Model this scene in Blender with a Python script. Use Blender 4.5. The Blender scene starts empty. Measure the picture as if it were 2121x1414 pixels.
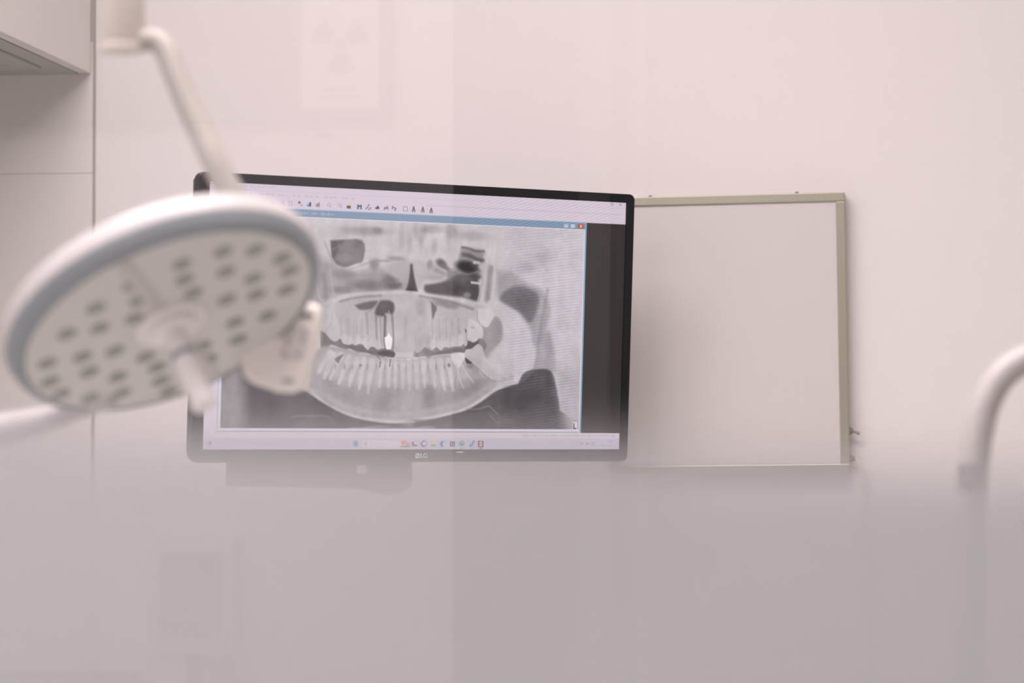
import bpy, bmesh, math, random
import numpy as np
from mathutils import Vector, Matrix

# ------------------------------------------------------------------ camera, light, exposure
SC = bpy.context.scene
COL = SC.collection
SC.view_settings.view_transform = 'Standard'
SC.view_settings.look = 'None'
SC.view_settings.gamma = 1.0
SC.view_settings.use_curve_mapping = False
SC.view_settings.exposure = 0.0
SC.cycles.use_denoising = True
SC.cycles.transparent_max_bounces = 16
SC.cycles.max_bounces = 8
SC.cycles.diffuse_bounces = 5
SC.cycles.glossy_bounces = 4

EYE = Vector((0.0, 0.0, 1.10))
YAW, PITCH = math.radians(7.0), math.radians(1.5)
FWD = Vector((-math.sin(YAW) * math.cos(PITCH), math.cos(YAW) * math.cos(PITCH), math.sin(PITCH)))
RIGHT = Vector((math.cos(YAW), math.sin(YAW), 0.0))
UP = RIGHT.cross(FWD)
FPX = 85.0 / 36.0 * 2121.0

cam_data = bpy.data.cameras.new('camera')
cam = bpy.data.objects.new('camera', cam_data)
COL.objects.link(cam)
cam_data.lens = 85.0
cam_data.sensor_width = 36.0
cam_data.sensor_fit = 'HORIZONTAL'
cam_data.clip_start = 0.02
cam_data.dof.use_dof = True
cam_data.dof.focus_distance = 3.20
cam_data.dof.aperture_fstop = 3.0
cm = Matrix.Identity(4)
for i in range(3):
    cm[i][0], cm[i][1], cm[i][2], cm[i][3] = RIGHT[i], UP[i], -FWD[i], EYE[i]
cam.matrix_world = cm
SC.camera = cam

world = bpy.data.worlds.new('world')
SC.world = world
world.use_nodes = True
world.node_tree.nodes['Background'].inputs[0].default_value = (1.0, 0.93, 0.92, 1)
world.node_tree.nodes['Background'].inputs[1].default_value = 0.3


def area_light(name, loc, sx, sy, power, color, rot=(0, 0, 0)):
    d = bpy.data.lights.new(name, 'AREA')
    d.shape = 'RECTANGLE'
    d.size, d.size_y, d.energy, d.color = sx, sy, power, color
    o = bpy.data.objects.new(name, d)
    COL.objects.link(o)
    o.location, o.rotation_euler = loc, rot
    return o


area_light('surgery_ceiling_light', (-0.48, 1.76, 2.56), 1.5, 0.9, 53.0, (1.0, 0.885, 0.91))
area_light('side_fill_light', (1.585, 1.75, 1.45), 1.0, 1.1, 3.0, (1.0, 0.92, 0.93), (0, math.radians(90), 0))  # added soft fill from the right for the lamp handle and control box
area_light('corridor_ceiling_light', (-0.95, -0.45, 2.56), 0.8, 0.7, 32.0, (1.0, 0.93, 0.97))


# ------------------------------------------------------------------ geometry of the place
Y_GLASS = 0.86          # glass partition, near face
Y_BACK = 3.50           # back wall of the surgery
Y_FRONT = -1.60         # corridor wall behind the viewer


def ray(px, py):
    return FWD + RIGHT * ((px - 1060.5) / FPX) - UP * ((py - 707.0) / FPX)


def at(px, py, d):
    """point at depth d along the line of sight"""
    return EYE + ray(px, py) * d


def on_y(px, py, y):
    r = ray(px, py)
    return EYE + r * (y / r.y)


def mirrored(px, py, y):
    """point on the plane y (behind the viewer) that the glass shows at this place"""
    p = on_y(px, py, 2 * Y_GLASS - y)
    return Vector((p.x, y, p.z))


# ------------------------------------------------------------------ materials
def mat(name, color, rough=0.5, metal=0.0, bump=0.0, bump_scale=300.0, vary=0.0, coat=0.0, spec=0.5):
    m = bpy.data.materials.new(name)
    m.use_nodes = True
    nt = m.node_tree
    b = nt.nodes['Principled BSDF']
    b.inputs['Base Color'].default_value = (*color, 1)
    b.inputs['Roughness'].default_value = rough
    b.inputs['Metallic'].default_value = metal
    b.inputs['Coat Weight'].default_value = coat
    b.inputs['Specular IOR Level'].default_value = spec
    tc = nt.nodes.new('ShaderNodeTexCoord')
    nz = nt.nodes.new('ShaderNodeTexNoise')
    nz.inputs['Scale'].default_value = bump_scale
    nz.inputs['Detail'].default_value = 3
    nt.links.new(tc.outputs['Object'], nz.inputs['Vector'])
    if bump:
        bp = nt.nodes.new('ShaderNodeBump')
        bp.inputs['Strength'].default_value = bump
        bp.inputs['Distance'].default_value = 0.001
        nt.links.new(nz.outputs['Fac'], bp.inputs['Height'])
        nt.links.new(bp.outputs['Normal'], b.inputs['Normal'])
    v = vary or 0.01
    mx = nt.nodes.new('ShaderNodeMix')
    mx.data_type = 'RGBA'
    nt.links.new(nz.outputs['Fac'], mx.inputs['Factor'])
    mx.inputs[6].default_value = (*[c * (1 - v) for c in color], 1)
    mx.inputs[7].default_value = (*[min(1, c * (1 + v)) for c in color], 1)
    nt.links.new(mx.outputs[2], b.inputs['Base Color'])
    return m


M = {
    'wall': mat('painted_wall', (0.80, 0.775, 0.775), 0.6, bump=0.15, bump_scale=160, vary=0.01),
    'wall_right': mat('side_wall_beige', (0.36, 0.33, 0.27), 0.7),
    'backsplash': mat('laminate_wall_panel', (0.74, 0.72, 0.70), 0.45),
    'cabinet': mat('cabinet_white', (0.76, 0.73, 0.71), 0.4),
    'cabinet_shade': mat('cabinet_underside_shade', (0.42, 0.425, 0.39), 0.5),  # darker than the cabinet white: shade put into the underside's colour
    'gap': mat('dark_gap', (0.48, 0.46, 0.40), 0.8),
    'floor': mat('floor_vinyl', (0.70, 0.73, 0.67), 0.5, vary=0.05, bump_scale=30),
    'ceiling': mat('ceiling_paint', (0.82, 0.78, 0.77), 0.8),
    'corridor': mat('corridor_wall_paint', (0.62, 0.58, 0.585), 0.7),
    'corridor_grey': mat('corridor_grey_board', (0.10, 0.10, 0.10), 0.7),
    'corridor_dark': mat('corridor_door_dark', (0.03, 0.028, 0.026), 0.6),
    'corridor_mid': mat('corridor_door_frame', (0.16, 0.155, 0.155), 0.6),
    'paper': mat('paper_white', (0.62, 0.58, 0.58), 0.8),
    'print': mat('print_dark', (0.16, 0.15, 0.16), 0.8),
    'box_white': mat('wall_box_white', (0.52, 0.49, 0.49), 0.6),
    'sticker': mat('sticker_grey', (0.30, 0.29, 0.28), 0.6),
    'bench': mat('bench_dark', (0.05, 0.06, 0.07), 0.5),
    'bezel': mat('monitor_black_gloss', (0.008, 0.008, 0.010), 0.2, spec=0.15),
    'black': mat('black_plastic', (0.022, 0.022, 0.024), 0.45),
    'logo': mat('logo_grey', (0.62, 0.62, 0.62), 0.35),
    'led_white': mat('button_white', (0.8, 0.77, 0.77), 0.4),
    'alu': mat('brushed_aluminium', (0.44, 0.425, 0.345), 0.42, metal=0.8, bump=0.1, bump_scale=500),
    'diffuser': mat('opal_diffuser', (0.66, 0.635, 0.63), 0.35),
    'steel': mat('steel_dull', (0.22, 0.205, 0.155), 0.4, metal=0.5),
    'cord': mat('cord_cream', (0.72, 0.68, 0.56), 0.5),
    'lamp_bright': mat('lamp_white_gloss', (0.86, 0.83, 0.83), 0.3),
    'joint': mat('lamp_joint_cream', (0.62, 0.58, 0.525), 0.4),
    'added_frame': mat('added_frame_white', (0.7, 0.69, 0.68), 0.5),
    'lamp_white': mat('lamp_white_plastic', (0.52, 0.505, 0.505), 0.35),
    'lamp_cream': mat('lamp_cream_plastic', (0.93, 0.86, 0.81), 0.4),
    'lamp_arm': mat('lamp_arm_cream', (0.40, 0.38, 0.345), 0.35),
    'lamp_plate': mat('lamp_plate_grey', (0.63, 0.62, 0.615), 0.5),
    'lamp_ring': mat('lamp_ring_grey', (0.22, 0.25, 0.275), 0.4),
    'tube_white': mat('tube_white_enamel', (0.49, 0.47, 0.465), 0.35),
    'lens': mat('led_lens_smoke', (0.27, 0.27, 0.255), 0.35),
    'keypad': mat('keypad_grey', (0.78, 0.745, 0.725), 0.5),
    'button': mat('button_grey', (0.55, 0.52, 0.50), 0.5),
    'slot': mat('slot_dark', (0.16, 0.15, 0.14), 0.5),
    'blue_key': mat('key_blue_grey', (0.36, 0.38, 0.42), 0.5),
}


def glass_material():
    m = bpy.data.materials.new('clear_glass')
    m.use_nodes = True
    nt = m.node_tree
    nt.nodes.clear()
    out = nt.nodes.new('ShaderNodeOutputMaterial')
    mix = nt.nodes.new('ShaderNodeMixShader')
    fr = nt.nodes.new('ShaderNodeFresnel')
    fr.inputs['IOR'].default_value = 1.52
    tr = nt.nodes.new('ShaderNodeBsdfTransparent')
    tr.inputs['Color'].default_value = (0.995, 0.99, 0.985, 1)
    gl = nt.nodes.new('ShaderNodeBsdfGlossy')
    gl.inputs['Roughness'].default_value = 0.0
    nt.links.new(fr.outputs[0], mix.inputs[0])
    nt.links.new(tr.outputs[0], mix.inputs[1])
    nt.links.new(gl.outputs[0], mix.inputs[2])
    nt.links.new(mix.outputs[0], out.inputs['Surface'])
    return m


FILM_SLOPE = 0.042


def frost_material():
    m = bpy.data.materials.new('frosted_film')
    m.use_nodes = True
    nt = m.node_tree
    nt.nodes.clear()
    out = nt.nodes.new('ShaderNodeOutputMaterial')
    mix = nt.nodes.new('ShaderNodeMixShader')
    mix2 = nt.nodes.new('ShaderNodeMixShader')
    tr = nt.nodes.new('ShaderNodeBsdfTransparent')
    df = nt.nodes.new('ShaderNodeBsdfDiffuse')
    tl = nt.nodes.new('ShaderNodeBsdfTranslucent')
    df.inputs['Color'].default_value = (0.84, 0.855, 0.90, 1)
    tl.inputs['Color'].default_value = (0.84, 0.86, 0.90, 1)
    mix2.inputs[0].default_value = 0.36
    nt.links.new(df.outputs[0], mix2.inputs[1])
    nt.links.new(tl.outputs[0], mix2.inputs[2])
    # the frosting is printed as a short fade at the upper edge of the film
    tc = nt.nodes.new('ShaderNodeTexCoord')
    sp = nt.nodes.new('ShaderNodeSeparateXYZ')
    mr = nt.nodes.new('ShaderNodeMapRange')
    mr.interpolation_type = 'SMOOTHSTEP'
    nt.links.new(tc.outputs['Object'], sp.inputs[0])
    # the film was stuck on a little crooked: its edge drops to the right
    sl = nt.nodes.new('ShaderNodeMath')
    sl.operation = 'MULTIPLY_ADD'
    sl.inputs[1].default_value = FILM_SLOPE
    nt.links.new(sp.outputs['X'], sl.inputs[0])
    nt.links.new(sp.outputs['Z'], sl.inputs[2])
    nt.links.new(sl.outputs[0], mr.inputs['Value'])
    mr.inputs['From Min'].default_value = -0.038
    mr.inputs['From Max'].default_value = 0.0
    mr.inputs['To Min'].default_value = 0.94
    mr.inputs['To Max'].default_value = 0.0
    nt.links.new(mr.outputs['Result'], mix.inputs[0])
    nt.links.new(tr.outputs[0], mix.inputs[1])
    nt.links.new(mix2.outputs[0], mix.inputs[2])
    nt.links.new(mix.outputs[0], out.inputs['Surface'])
    return m


def screen_material():
    m = bpy.data.materials.new('lit_screen')
    m.use_nodes = True
    nt = m.node_tree
    b = nt.nodes['Principled BSDF']
    b.inputs['Base Color'].default_value = (0.015, 0.015, 0.016, 1)
    b.inputs['Roughness'].default_value = 0.28
    b.inputs['Specular IOR Level'].default_value = 0.2
    at_ = nt.nodes.new('ShaderNodeAttribute')
    at_.attribute_name = 'picture'
    nt.links.new(at_.outputs['Color'], b.inputs['Emission Color'])
    b.inputs['Emission Strength'].default_value = 1.0
    return m


M['glass'], M['frost'], M['screen'] = glass_material(), frost_material(), screen_material()


# ------------------------------------------------------------------ builders
def link(name, bm, material, parent=None, smooth=True, origin=None):
    """one mesh object; vertices are given in world space, the origin is moved to `origin`"""
    me = bpy.data.meshes.new(name)
    bm.normal_update()
    bm.to_mesh(me)
    bm.free()
    if origin is None:
        origin = parent_origin(parent)
    me.transform(Matrix.Translation(-Vector(origin)))
    o = bpy.data.objects.new(name, me)
    COL.objects.link(o)
    me.materials.append(M[material] if isinstance(material, str) else material)
    if smooth:
        for pl in me.polygons:
            pl.use_smooth = True
        try:
            me.set_sharp_from_angle(angle=math.radians(38))
        except Exception:
            pass
    if parent is not None:
        o.parent = parent
        o.location = Vector(origin) - parent_origin(parent)
    else:
        o.location = origin
    return o


def parent_origin(p):
    v = Vector((0, 0, 0))
    while p is not None:
        v = v + p.location
        p = p.parent
    return v


def thing(name, label, category, loc, group=None):
    o = bpy.data.objects.new(name, None)
    o.empty_display_size = 0.05
    COL.objects.link(o)
    o.location = loc
    o['label'], o['category'] = label, category
    if group:
        o['group'] = group
    return o


def tag(o, label, category, group=None):
    o['label'], o['category'] = label, category
    if group:
        o['group'] = group
    return o


def structure(o):
    o['kind'] = 'structure'
    return o


def add_box(bm, lo, hi, frame=None, bevel=0.0, seg=2):
    lo, hi = Vector(lo), Vector(hi)
    r = bmesh.ops.create_cube(bm, size=1.0)
    vs = r['verts']
    c, s = (lo + hi) / 2, hi - lo
    for v in vs:
        v.co = Vector((v.co.x * s.x + c.x, v.co.y * s.y + c.y, v.co.z * s.z + c.z))
    if bevel:
        es = list({e for v in vs for e in v.link_edges})
        vs = None
        rb = bmesh.ops.bevel(bm, geom=es, offset=bevel, segments=seg, profile=0.5, affect='EDGES')
        vs = rb['verts']
        if frame is not None:
            # every vertex of this island
            seen, stack = set(vs), list(vs)
            while stack:
                v = stack.pop()
                for e in v.link_edges:
                    w = e.other_vert(v)
                    if w not in seen:
                        seen.add(w)
                        stack.append(w)
            vs = seen
    if frame is not None:
        for v in vs:
            v.co = frame @ v.co
    return bm


def box(lo, hi, frame=None, bevel=0.0, seg=2):
    return add_box(bmesh.new(), lo, hi, frame, bevel, seg)


def add_prism(bm, pts, z0, z1, frame=None, bevel=0.0, seg=2):
    """outline pts (x, y) extruded from z0 to z1 in frame"""
    a = [bm.verts.new((p[0], p[1], z0)) for p in pts]
    b = [bm.verts.new((p[0], p[1], z1)) for p in pts]
    n = len(pts)
    fa = bm.faces.new(list(reversed(a)))
    fb = bm.faces.new(b)
    for i in range(n):
        bm.faces.new((a[i], a[(i + 1) % n], b[(i + 1) % n], b[i]))
    vs = a + b
    if bevel:
        es = list(set(fa.edges) | set(fb.edges))
        r = bmesh.ops.bevel(bm, geom=es, offset=bevel, segments=seg, profile=0.5, affect='EDGES')
        s = set(v for v in vs if v.is_valid) | set(r['verts'])
        vs = list(s)
    if frame is not None:
        for v in vs:
            v.co = frame @ v.co
    bmesh.ops.recalc_face_normals(bm, faces=bm.faces)
    return bm


def prism(pts, z0, z1, frame=None, bevel=0.0, seg=2):
    return add_prism(bmesh.new(), pts, z0, z1, frame, bevel, seg)


def add_lathe(bm, profile, frame=None, seg=64, closed=False):
    rings = []
    for r, z in profile:
        if r < 1e-6:
            rings.append([bm.verts.new((0, 0, z))])
        else:
            rings.append([bm.verts.new((r * math.cos(2 * math.pi * k / seg), r * math.sin(2 * math.pi * k / seg), z)) for k in range(seg)])
    pairs = list(zip(rings[:-1], rings[1:]))
    if closed:
        pairs.append((rings[-1], rings[0]))
    for a, b in pairs:
        for k in range(seg):
            q = (k + 1) % seg
            if len(a) == 1 and len(b) == 1:
                continue
            if len(a) == 1:
                bm.faces.new((a[0], b[k], b[q]))
            elif len(b) == 1:
                bm.faces.new((a[k], b[0], a[q]))
            else:
                bm.faces.new((a[k], b[k], b[q], a[q]))
    if frame is not None:
        for rg in rings:
            for v in rg:
                v.co = frame @ v.co
    bmesh.ops.recalc_face_normals(bm, faces=bm.faces)
    return bm


def lathe(profile, frame=None, seg=64, closed=False):
    return add_lathe(bmesh.new(), profile, frame, seg, closed)


def spline(pts, n=10):
    pts = [Vector(p) for p in pts]
    out = []
    for i in range(len(pts) - 1):
        p0, p1, p2, p3 = pts[max(i - 1, 0)], pts[i], pts[i + 1], pts[min(i + 2, len(pts) - 1)]
        for k in range(n):
            t = k / n
            out.append(0.5 * ((2 * p1) + (p2 - p0) * t + (2 * p0 - 5 * p1 + 4 * p2 - p3) * t * t + (3 * p1 - p0 - 3 * p2 + p3) * t ** 3))
    out.append(pts[-1])
    return out


def add_tube(bm, pts, radii, seg=20, cap=True):
    pts = [Vector(p) for p in pts]
    n = len(pts)
    if not isinstance(radii, (list, tuple)):
        radii = [radii] * n
    elif len(radii) != n:
        xs = np.linspace(0, len(radii) - 1, n)
        radii = list(np.interp(xs, range(len(radii)), radii))
    rings = []
    prev = None
    for i, p in enumerate(pts):
        t = (pts[min(i + 1, n - 1)] - pts[max(i - 1, 0)]).normalized()
        if prev is None:
            a = t.orthogonal().normalized()
        else:
            a = (prev - t * prev.dot(t)).normalized()
        prev = a
        b = t.cross(a)
        rings.append([bm.verts.new(p + (a * math.cos(2 * math.pi * k / seg) + b * math.sin(2 * math.pi * k / seg)) * radii[i]) for k in range(seg)])
    for r0, r1 in zip(rings[:-1], rings[1:]):
        for k in range(seg):
            q = (k + 1) % seg
            bm.faces.new((r0[k], r0[q], r1[q], r1[k]))
    if cap:
        bm.faces.new(list(reversed(rings[0])))
        bm.faces.new(rings[-1])
    bmesh.ops.recalc_face_normals(bm, faces=bm.faces)
    return bm


def tube(pts, radii, seg=20, cap=True):
    return add_tube(bmesh.new(), pts, radii, seg, cap)


def frame_of(origin, xa, ya, za):
    m = Matrix.Identity(4)
    for i in range(3):
        m[i][0], m[i][1], m[i][2], m[i][3] = xa[i], ya[i], za[i], origin[i]
    return m


def axis_frame(origin, z):
    z = Vector(z).normalized()
    x = z.orthogonal().normalized()
    return frame_of(origin, x, z.cross(x), z)


def rounded_rect(x0, y0, x1, y1, r, n=5):
    pts = []
    for cx, cy, a0 in ((x1 - r, y1 - r, 0), (x0 + r, y1 - r, 90), (x0 + r, y0 + r, 180), (x1 - r, y0 + r, 270)):
        for k in range(n + 1):
            a = math.radians(a0 + 90 * k / n)
            pts.append((cx + r * math.cos(a), cy + r * math.sin(a)))
    return pts


def text_mesh(bm, body, size, frame, depth=0.0004, bold=0.0):
    cu = bpy.data.curves.new('lettering', 'FONT')
    cu.body, cu.size, cu.extrude, cu.offset = body, size, depth, bold
    cu.align_x, cu.align_y = 'CENTER', 'CENTER'
    tmp = bpy.data.objects.new('lettering', cu)
    COL.objects.link(tmp)
    dg = bpy.context.evaluated_depsgraph_get()
    me = bpy.data.meshes.new_from_object(tmp.evaluated_get(dg))
    me.transform(frame)
    bm.from_mesh(me)
    bpy.data.objects.remove(tmp)
    bpy.data.curves.remove(cu)
    bpy.data.meshes.remove(me)
    return bm


# ------------------------------------------------------------------ the setting
XL, XR, ZC = -1.45, 1.60, 2.60
structure(link('floor', box((XL - .1, Y_FRONT - .1, -.1), (XR + .1, Y_BACK + .1, 0)), 'floor', smooth=False))
structure(link('ceiling', box((XL - .1, Y_FRONT - .1, ZC), (XR + .1, Y_BACK + .1, ZC + .1)), 'ceiling', smooth=False))
structure(link('wall_back', box((XL - .1, Y_BACK, 0), (XR + .1, Y_BACK + .1, ZC)), 'wall', smooth=False))
structure(link('wall_left', box((XL - .1, Y_FRONT, 0), (XL, Y_BACK, ZC)), 'wall', smooth=False))
structure(link('wall_right', box((XR, Y_FRONT, 0), (XR + .1, Y_BACK, ZC)), 'wall_right', smooth=False))
structure(link('wall_front', box((XL - .1, Y_FRONT - .1, 0), (XR + .1, Y_FRONT, ZC)), 'corridor', smooth=False))

# laminate panel on the back wall, left of the dark reveal
px_edge = on_y(197.5, 500, Y_BACK).x
seam_z = on_y(100, 361, Y_BACK).z
bm = box((XL, Y_BACK - .012, 0), (px_edge - .0016, Y_BACK, seam_z - .0003))
add_box(bm, (XL, Y_BACK - .012, seam_z + .0003), (px_edge - .0016, Y_BACK, ZC))
structure(link('trim_1', bm, 'backsplash', smooth=False))
structure(link('trim_2', box((px_edge - .0014, Y_BACK - .0125, 0), (px_edge - .0002, Y_BACK, ZC)), 'gap', smooth=False))

# unseen window frame added on the side wall around the fill light
wy0, wy1, wz0, wz1 = 1.22, 2.28, .87, 2.03
bm = box((XR - .03, wy0 - .05, wz0 - .05), (XR, wy1 + .05, wz0))
add_box(bm, (XR - .03, wy0 - .05, wz1), (XR, wy1 + .05, wz1 + .05))
add_box(bm, (XR - .03, wy0 - .05, wz0), (XR, wy0, wz1))
add_box(bm, (XR - .03, wy1, wz0), (XR, wy1 + .05, wz1))
structure(link('added_window', bm, 'added_frame', smooth=False))

# glass partition: clear pane with a frosted film over its lower part
glass = structure(link('window_1', box((XL, Y_GLASS, 0), (XR, Y_GLASS + .008, ZC)), 'glass', smooth=False))
FILM_TOP = 1.1045
bm = bmesh.new()
y = Y_GLASS + .0084
NX = 4
vs = []
for i in range(NX + 1):
    x = XL + (XR - XL) * i / NX
    vs.append((bm.verts.new((x, y, 0.0)), bm.verts.new((x, y, FILM_TOP - FILM_SLOPE * (x + .14)))))
for a, b in zip(vs[:-1], vs[1:]):
    bm.faces.new((a[0], b[0], b[1], a[1]))
film = structure(link('frosted_film', bm, 'frost', parent=glass, smooth=False, origin=(-.14, y, FILM_TOP)))

# corridor side, seen only as reflections in the glass
YF = Y_FRONT


def refl_rect(px0, py0, px1, py1, y0, y1, bevel=0.0):
    """box on the corridor wall between two mirrored corners"""
    a, b = mirrored(px0, py0, y1), mirrored(px1, py1, y1)
    return (min(a.x, b.x), y0, min(a.z, b.z)), (max(a.x, b.x), y1, max(a.z, b.z))


def zr(py, px=1060, yy=None):
    return mirrored(px, py, YF if yy is None else yy).z


def xr(px, yy=None):
    return mirrored(px, 700, YF if yy is None else yy).x


# double door with pale frame members on the corridor wall
door = structure(link('door_1', box((xr(943), YF, 0), (XR - .02, YF + .03, 2.30)), 'corridor_dark', smooth=False))
bm = box((xr(1204), YF + .03, 0), (xr(1268), YF + .045, 2.30))
add_box(bm, (xr(1320), YF + .03, 0), (xr(1341), YF + .045, 2.30))
structure(link('door_frame', bm, 'corridor_mid', parent=door, smooth=False))

# grey notice board with the radiation sign
lo, hi = refl_rect(-90, -420, 810, 247, YF, YF + .018)
board = link('notice_board', box(lo, hi, bevel=.003), 'corridor_grey', smooth=False, origin=((lo[0] + hi[0]) / 2, YF, lo[2]))
tag(board, 'grey notice board reflected in the upper left of the glass', 'notice board')
ys = YF + .018
lo, hi = refl_rect(622, -30, 782, 222, ys, ys + .002)
sign = thing('warning_sign', 'white radiation warning sign with three bladed symbol, reflected on the grey board', 'sign', ((lo[0] + hi[0]) / 2, ys, lo[2]))
link('sheet', box(lo, hi), 'paper', parent=sign, smooth=False)
cen = mirrored(703, 90, ys + .002)
u = abs(xr(704, ys) - xr(703, ys))
wall_frame = frame_of(Vector((cen.x, ys + .002, cen.z)), Vector((-1, 0, 0)), Vector((0, 0, 1)), Vector((0, 1, 0)))
bm = bmesh.new()
for a0 in (30, 150, 270):
    pts = [(u * 19 * math.cos(math.radians(a0 + t)), u * 19 * math.sin(math.radians(a0 + t))) for t in range(30, -31, -6)]
    pts += [(u * 61 * math.cos(math.radians(a0 + t)), u * 61 * math.sin(math.radians(a0 + t))) for t in range(-30, 31, 5)]
    add_prism(bm, pts, 0, .0006, wall_frame)
add_prism(bm, [(u * 12 * math.cos(t * .3142), u * 12 * math.sin(t * .3142)) for t in range(20)], 0, .0006, wall_frame)
link('trefoil_symbol', bm, 'print', parent=sign, smooth=False)
bm = bmesh.new()
random.seed(4)
for yy, x0, x1 in ((-93, -38, 36), (-109, -42, 44)):
    x = x0
    while x < x1:
        w = random.choice((3, 4, 5))
        add_prism(bm, [(u * x, u * (yy - 4)), (u * (x + w), u * (yy - 4)), (u * (x + w), u * (yy + 4)), (u * x, u * (yy + 4))], 0, .0005, wall_frame)
        x += w + random.choice((2, 2, 5))
link('lettering', bm, 'print', parent=sign, smooth=False)

lo, hi = refl_rect(650, 274, 688, 284, YF, YF + .003)
tag(link('small_label', box(lo, hi), 'corridor_mid', smooth=False, origin=((lo[0] + hi[0]) / 2, YF, lo[2])),
    'tiny pale label reflected just below the grey notice board', 'label')

# white wall box with recessed grey front, a foot panel under it
lo, hi = refl_rect(304, 1110, 479, 1356, YF, YF + .05)
disp = thing('wall_box', 'white wall box with a recessed grey front, reflected at the lower left', 'wall box', ((lo[0] + hi[0]) / 2, YF, lo[2]))
ix0, ix1 = sorted((xr(324, YF + .05), xr(456, YF + .05)))
iz1, iz0 = zr(1147, 390, YF + .05), zr(1327, 390, YF + .05)
bm = box((lo[0], YF, iz1), hi)
add_box(bm, lo, (hi[0], YF + .05, iz0))
add_box(bm, (lo[0], YF, iz0), (ix0, YF + .05, iz1))
add_box(bm, (ix1, YF, iz0), (hi[0], YF + .05, iz1))
link('body', bm, 'box_white', parent=disp, smooth=False)
link('recessed_front', box((ix0, YF, iz0), (ix1, YF + .028, iz1)), 'corridor_mid', parent=disp, smooth=False)
z_top = lo[2]
bm = box((lo[0] - .003, YF, 0), (xr(380, YF + .04), YF + .04, z_top - .001))
foot = link('foot_panel', bm, 'box_white', parent=disp, smooth=False)
link('grey_post', box((xr(380, YF + .02), YF, 0), (xr(405, YF + .02), YF + .025, z_top - .001)), 'corridor_mid', parent=disp, smooth=False)  # darker post beside the foot panel

# dark low cabinet
pz = mirrored(150, 1388, YF)
bx1 = xr(299)
low = thing('low_cabinet', 'dark low cabinet top reflected in the bottom left corner', 'cabinet', ((XL + bx1) / 2, YF + .2, 0))
link('carcass', box((XL + .005, YF + .005, 0), (bx1 - .004, YF + .36, pz.z - .025)), 'bench', parent=low, smooth=False)
link('top', box((XL + .003, YF + .002, pz.z - .025), (bx1, YF + .38, pz.z), bevel=.003), 'bench', parent=low, smooth=False)

# ------------------------------------------------------------------ wall cabinet, upper left
fx = on_y(190, 100, Y_BACK - .012).x
cz = on_y(190, 153, Y_BACK - .012).z
cab = thing('wall_cabinet', 'white wall cabinet with underside darkened for shade at the upper left corner', 'cabinet', (XL + .19, Y_BACK - .6, cz))
cy0, cy1 = 2.05, Y_BACK - .012
link('carcass', box((XL, cy0, cz + .004), (fx - .020, cy1, cz + .72), bevel=.001), 'cabinet', parent=cab, smooth=False)
bm = bmesh.new()
link('bottom_panel', box((XL, cy0, cz), (fx - .0205, cy1, cz + .004)), 'cabinet_shade', parent=cab, smooth=False)
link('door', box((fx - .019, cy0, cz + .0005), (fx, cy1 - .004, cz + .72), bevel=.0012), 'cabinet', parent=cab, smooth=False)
lp = link('light_panel', box((XL + .06, cy0 + .1, cz - .003), (fx - .052, cy1 - .075, cz), bevel=.001), 'cabinet_shade', parent=cab, smooth=False)
bm = box((fx - .0535, cy0 + .1, cz - .0036), (fx - .0522, cy1 - .12, cz - .0030))
add_box(bm, (XL + .06, cy1 - .0765, cz - .0036), (fx - .054, cy1 - .0750, cz - .0030))
add_box(bm, (XL + .06, cy1 - .125, cz - .0036), (fx - .085, cy1 - .122, cz - .0030))
link('seam', bm, 'gap', parent=lp, smooth=False)
link('edge_strip', box((fx + .0004, cy1 - .003, cz + .05), (fx + .0020, cy1, cz + .72)), 'gap', parent=cab, smooth=False)

# ------------------------------------------------------------------ film viewer (light box) on the back wall
yb = Y_BACK - .030
BL, BR, TR = on_y(1266, 984.5, yb), on_y(1760.5, 979, yb), on_y(1755.5, 397, yb)
xa = (BR - BL).normalized()
ya = Vector((0, -1, 0))
za = xa.cross(ya) * -1
if za.z < 0:
    za = -za
LF = frame_of(BL, xa, za, xa.cross(za))          # local: x right, y up, z towards the room
LW, LH = (BR - BL).length, (TR - BR).dot(za)
FB = .0130
lb = thing('film_viewer', 'wall mounted X-ray film viewer box with aluminium frame, right of the monitor', 'film viewer', BL + xa * (LW / 2))
D = -.0295
link('back_box', box((.004, .004, D), (LW - .004, LH - .004, -.010), LF), 'alu', parent=lb, smooth=False)
for nm, lo, hi in (('frame_bar', (0, LH - FB, D), (LW, LH, 0)), ('frame_bar', (0, 0, D), (LW, FB, 0)),
                   ('frame_bar', (0, FB, D), (FB, LH - FB, 0)), ('frame_bar', (LW - FB, FB, D), (LW, LH - FB, 0))):
    link(nm, box(lo, hi, LF, bevel=.0014), 'alu', parent=lb, smooth=False)
link('diffuser_panel', box((FB, FB, -.0098), (LW - FB, LH - FB, -.0035), LF), 'diffuser', parent=lb, smooth=False)
for xx in (LW * .182, LW * .80):
    link('screw', lathe([(0, 0), (.0030, 0), (.0030, .0016), (.0018, .0028), (0, .0030)], axis_frame(LF @ Vector((xx, LH, -.012)), za), 16), 'steel', parent=lb)
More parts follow.
